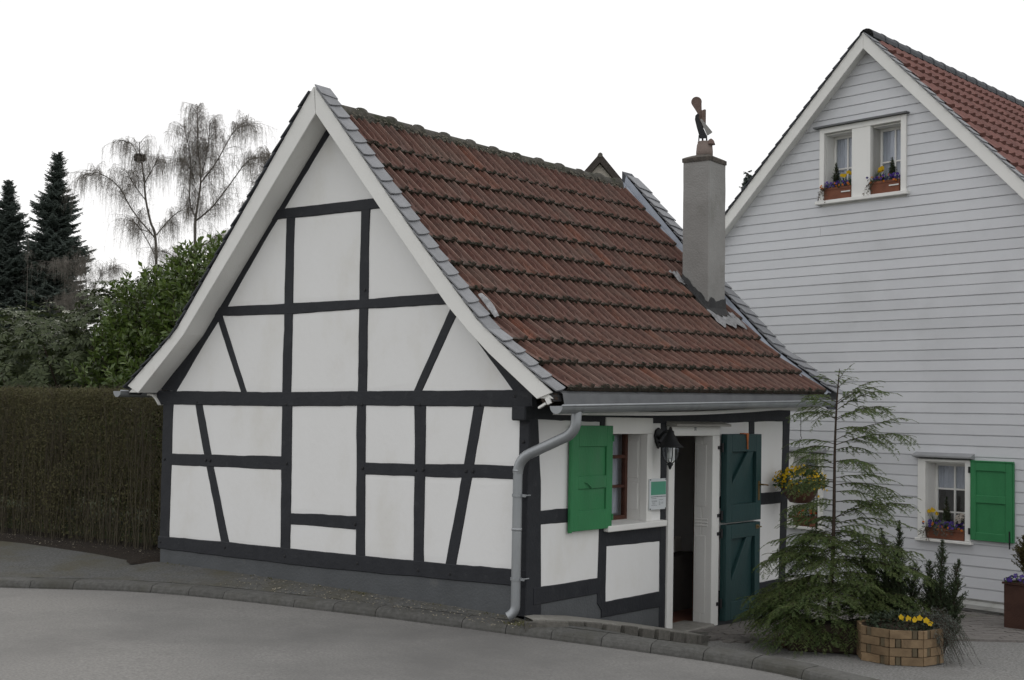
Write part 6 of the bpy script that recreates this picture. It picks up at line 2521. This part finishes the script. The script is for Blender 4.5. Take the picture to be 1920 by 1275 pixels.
def box_plants(u0, u1, z, d0, d1, where, seed, pal):
    """separate plants: a dwarf conifer, daffodils, violets"""
    r_ = np.random.default_rng(seed)
    dm = (d0 + d1) / 2
    cu = u0 + (u1 - u0) * pal['con']
    b = wpt(cu, z, dm)
    upright(tuple(b), [(0, 0, pal['ch'], .06), (.03, .02, pal['ch'] * .6, .06), (-.03, .01, pal['ch'] * .6, .06)], 'dwarf_conifer', 'small dark dwarf conifer in the flower box ' + where, YEW, seed + 50, 'plant', .018, .006, 1.6)
    o = veg('daffodils', tuple(wpt(u0 + (u1 - u0) * pal['daf'], z, dm)), 'yellow dwarf daffodils in the flower box ' + where, 'flowers')
    P, D = [], []
    F_, Nn = [], []
    for k in range(26):
        u = u0 + (u1 - u0) * (pal['daf'] + r_.normal(0, .10))
        p = wpt(u, z, dm + r_.normal(0, .03))
        P.append(p); D.append(np.array([r_.normal(0, .2), r_.normal(0, .2), 1]))
        if k < 7:
            F_.append(p + np.array([r_.normal(0, .015), r_.normal(0, .015), pal['dh'] * r_.uniform(.75, 1.05)])); Nn.append(np.array([.4 + r_.normal(0, .3), -.8, .2]))
    leafy('leaves', np.array(P), np.array(D), o, LEAFG, r_, pal['dh'] * .8, .014)
    blossoms('blossoms', F_, Nn, .030, YELLOW, o, r_, 6)
    o = veg('violets', tuple(wpt((u0 + u1) / 2, z, dm)), pal['vl'] + ' in the flower box ' + where, 'flowers')
    n = 300
    u = r_.uniform(u0 - .02, u1 + .01, n)
    q = np.array([wpt(a, z + abs(r_.normal(.01, .03)), b_) for a, b_ in zip(u, r_.uniform(d0, d1 + .04, n))])
    leafy('leaves', q, r_.normal(0, 1, (n, 3)) + np.array([0, -.3, .3]), o, LEAFG, r_, .03, .014)
    n = 60
    u = r_.uniform(u0 - .03, u1 + .01, n)
    q = np.array([wpt(a, z + r_.uniform(.01, .09), b_) for a, b_ in zip(u, r_.uniform(d0, d1 + .06, n))])
    blossoms('blossoms', q, r_.normal(0, .4, (n, 3)) + np.array([.3, -1, .5]), .020, pal['c1'], o, r_)
    n = 10
    u = r_.uniform(u0 - .03, u1, n)
    q = np.array([wpt(a, z + r_.uniform(-.02, .08), b_) for a, b_ in zip(u, r_.uniform(d1, d1 + .06, n))])
    blossoms('blossoms', q, r_.normal(0, .3, (n, 3)) + np.array([.3, -1, .3]), .018, pal['c2'], o, r_)
    # trailing strand at one end
    Pt, Rt = [], []
    lp, ldr = [], []
    for k in range(9):
        b = wpt(u0 + r_.uniform(-.01, .12), z + .01, d1 + .01)
        e = wpt(u0 - r_.uniform(-.10, .09), z - r_.uniform(.06, .20), d1 + .05)
        m_ = (b + e) / 2 + np.array(WN) * .04
        Pt.append([b, m_, e]); Rt.append([.002, .002, .001])
        for t in np.linspace(.1, 1, 8):
            lp.append(b * (1 - t) ** 2 + 2 * m_ * t * (1 - t) + e * t * t); ldr.append(r_.normal(0, 1, 3))
    V, F = tubes_arrays(Pt, Rt, 3)
    tag(link('stems', np_mesh('stems', V, F), BARK, o), kind='stuff')
    leafy('trailing_leaves', np.array(lp), np.array(ldr), o, mat('trailing_leaf', (.13, .09, .06), (.10, .09, .05), 30, .8), r_, .03, .014)


window_box(-1.81, -1.34, 4.914, -.14, .055, .17, 'terracotta flower box in the left half of the gable window')
box_plants(-1.81, -1.34, 5.085, -.14, .055, 'in the left half of the gable window', 41, dict(con=.32, ch=.36, daf=.70, dh=.20, c1=PURPLE, c2=ORPET, vl='purple violets'))
window_box(-1.03, -.56, 4.914, -.14, .055, .17, 'terracotta flower box in the right half of the gable window')
box_plants(-1.03, -.56, 5.085, -.14, .055, 'in the right half of the gable window', 42, dict(con=.62, ch=.32, daf=.22, dh=.20, c1=PURPLE, c2=ORPET, vl='dense purple violets'))
window_box(-.15, .41, .287, -.14, .05, .13, 'terracotta flower box beside the green shutter of the white house', False)
box_plants(-.15, .41, .42, -.14, .05, 'beside the green shutter of the white house', 43, dict(con=.45, ch=.40, daf=.13, dh=.24, c1=PURPLE, c2=ORPET, vl='blue violets'))
sp_ = veg('grey_plant', tuple(wpt(.13, .42, .02)), 'silvery grey cushion plant in the flower box beside the green shutter', 'plant')
pts, d = mound(wpt(.13, .40, .05), (.14, .08, .11), 700, r6, -.6)
leafy('leaves', pts, d + r6.normal(0, .7, d.shape), sp_, GREYL, r6, .03, .008)
hy = veg('heather', tuple(wpt(.33, .42, .0)), 'pale dusty-pink heather in the flower box beside the green shutter', 'flowers')
pts, d = mound(wpt(.33, .53, -.03), (.09, .06, .10), 60, r6, -.4)
blossoms('blossoms', pts, d + np.array([.2, -.6, 0]), .018, PALEP, hy, r6)
leafy('leaves', pts - d * .03, d + r6.normal(0, .6, d.shape), hy, LEAFG, r6)
window_box(-2.36, -1.9, .287, -.14, .05, .13, 'terracotta flower box under the hanging flowers at the white house', False)
gp = veg('geranium', tuple(wpt(-2.1, .42, 0)), 'red flowers with dark leaves in the box under the hanging flowers', 'flowers')
pts, d = mound(wpt(-2.13, .42, 0), (.24, .10, .13), 420, r6, -.2)
leafy('leaves', pts, d + r6.normal(0, .7, d.shape), gp, LEAFG, r6, .04, .02)
pts, d = mound(wpt(-2.05, .45, .05), (.16, .08, .10), 16, r6, -.1)
blossoms('blossoms', pts, d + np.array([.2, -.6, 0]), .024, REDPET, gp, r6)

# ------------------------------------------------ woven wooden planter
PC = np.array([2.36, 2.86, -.47])
wpn = empty('wooden_planter', tuple(PC), 'octagonal planter woven from flat wooden strips standing behind the kerb', 'planter')
side, apo = .305, .368
f0 = math.atan2(-.86, .5)                 # direction of the front face's normal
sm = {}
for row_ in range(4):
    for k in range(8):
        an = f0 + k * PI / 4
        nrm_ = Vector((math.cos(an), math.sin(an), 0))
        tng = Vector((-nrm_.y, nrm_.x, 0))
        zc = .043 + row_ * .082
        # one long strip, one short dark crossing per face, alternating by row
        cuts = [(-side / 2, side * .16), (side * .18, side * .33), (side * .35, side / 2)] if (row_ + k) % 2 else [(-side / 2, -side * .34), (-side * .32, -side * .17), (-side * .15, side / 2)]
        for ci, (a, b) in enumerate(cuts):
            cross_ = (ci == 1)
            mb = MB()
            dep = .012 if not cross_ else .004
            mb.box(a + .001, b - .001, -.012, dep, -.038, .038)
            me = mb.mesh('strip')
            me.materials.append(WOODP if not cross_ else mat('strip_dark', (.13, .105, .065), (.09, .07, .045), 9, .8, .3, 40) if 'd' not in sm else sm['d'])
            if cross_ and 'd' not in sm: sm['d'] = me.materials[0]
            m_ = Matrix((tng, nrm_, Vector((0, 0, 1)))).transposed().to_4x4()
            pos = Vector(PC) + nrm_ * (apo + random.uniform(-.003, .003)) + Vector((0, 0, zc))
            o = inst('strip', me, wpn, Matrix.Translation(pos) @ m_ @ Matrix.Rotation(random.uniform(-.012, .012), 4, 'Y'))
mb = MB()
mb.lathe([(.34, .015), (.372, .02), (.372, .31), (.34, .31)], 8, tuple(PC))
mb.build('liner', WOODD, wpn)
mb = MB()
for k in range(4):
    a = f0 + PI / 8 + k * PI / 2
    mb.box(PC[0] + .33 * math.cos(a) - .035, PC[0] + .33 * math.cos(a) + .035, PC[1] + .33 * math.sin(a) - .035, PC[1] + .33 * math.sin(a) + .035, PC[2] - .03, PC[2] + .03)
mb.build('feet', WOODD, wpn)
py_ = veg('pansy_plant', tuple(PC + np.array([.2, -.15, .33])), 'few yellow pansies at the rim of the woven wooden planter', 'flowers')
pts, d = mound(PC + np.array([.02, -.02, .31]), (.32, .32, .13), 900, r6, .0)
leafy('leaves', pts, d + r6.normal(0, .7, d.shape), py_, mat('dark_leaf', (.03, .045, .022), (.02, .03, .016), 20, .6), r6, .04, .02)
fpts = [PC + np.array(v) for v in ((.10, -.22, .43), (.16, -.20, .42), (.22, -.20, .415), (.30, -.12, .41), (.33, -.10, .385), (.25, -.15, .43))]
blossoms('blossoms', fpts, [(.5, -.8, .2)] * 6, .030, YELLOW, py_, r6)
# grey cascading plant beside the planter
gc = veg('grey_shrub', (2.78, 3.02, -.47), 'grey-green feathery shrub tumbling down beside the woven planter', 'bush')
P, D, N, L = [], [], [], []
Tp, Tr = [], []
for k in range(190):
    b = np.array([2.62 + r6.normal(0, .06), 2.95 + r6.normal(0, .08), -.10 + r6.normal(0, .05)])
    a = r6.normal(-.15, .75)
    h = np.array(VR) * math.cos(a) + np.array(VB) * math.sin(a)
    ln_ = r6.uniform(.14, .40)
    ks = np.linspace(0, 1, 6)
    q = b + h * (ln_ * .85 * ks)[:, None] + np.stack([0 * ks, 0 * ks, .10 * ks - ln_ * 1.15 * ks ** 2], 1)
    q[:, 2] = np.maximum(q[:, 2], -.47)
    Tp.append(q); Tr.append(np.linspace(.003, .0012, 6))
    for t in np.linspace(.15, 1, 26):
        i = min(4, int(t * 5)); f = t * 5 - i
        P.append(q[i] * (1 - f) + q[i + 1] * f); D.append(norm(q[i + 1] - q[i]) * .7 + r6.normal(0, .6, 3)); N.append(r6.normal(0, 1, 3)); L.append(.026)
V, F = blade_arrays(P, D, N, np.array(L) * r6.uniform(.7, 1.2, len(L)), .005)
tag(link('foliage', np_mesh('needles', V, F), GREYL, gc), kind='stuff')
V, F = tubes_arrays(Tp, Tr, 3)
tag(link('stem', np_mesh('stems', V, F), BARK, gc), kind='stuff')

# ------------------------------------------------ rusty planter with golden conifer at the right edge
rp = empty('rust_planter', (2.86, 6.32, -.575), 'tall rust-brown square planter at the corner of the white house', 'planter')
mb = MB()
c_, s_ = math.cos(-TH), math.sin(-TH)
def RPF(a, b, z): return (2.66 + a * c_ - b * s_, 6.42 + a * s_ + b * c_, -.575 + z)
mb.box(-.26, .26, -.26, .26, 0, .52, RPF)
mb.build('box', RUSTP, rp, bevel=.008)
mb = MB()
for a0, a1, b0, b1 in ((-.275, .275, -.275, -.235), (-.275, .275, .235, .275), (-.275, -.235, -.235, .235), (.235, .275, -.235, .235)):
    mb.box(a0, a1, b0, b1, .521, .545, RPF)
mb.build('rim', RUSTP, rp)
upright(RPF(.0, .0, .53), [(-.02, 0, .64, .20), (.07, .05, .54, .22), (-.12, .02, .52, .22), (.0, -.08, .5, .24), (.1, -.04, .40, .24), (-.14, -.06, .38, .24), (-.1, .06, .3, .24)], 'golden_conifer', 'olive-gold cone-shaped conifer in the rust-brown planter', THUJA, 61, 'plant', .024, .010, 1.7)
vp = veg('violets', RPF(-.1, -.2, .53), 'purple violets at the rim of the rust-brown planter', 'flowers')
pts, d = mound(RPF(-.08, -.20, .56), (.17, .08, .06), 160, r6, -.3)
leafy('leaves', pts, d + r6.normal(0, .7, d.shape), vp, LEAFG, r6, .03, .015)
pts, d = mound(RPF(-.08, -.21, .57), (.18, .09, .07), 34, r6, -.2)
blossoms('blossoms', pts, d + np.array([.3, -.8, .2]), .024, PURPLE, vp, r6)

# grass tufts in the garden behind the hedge
P, D, N = [], [], []
for k in range(5000):
    P.append((random.uniform(-16, -5.3), random.uniform(1.3, 6), .08)); D.append((random.gauss(0, .3), random.gauss(0, .3), 1)); N.append((random.gauss(0, 1), random.gauss(0, 1), .2))
V, F = blade_arrays(P, D, N, rng.uniform(.05, .14, len(P)), .006)
tag(link('grass', np_mesh('grass', V, F), mat('grass_blade', (.05, .08, .025), (.035, .055, .018), 9, .8, trans=.2)), kind='stuff')
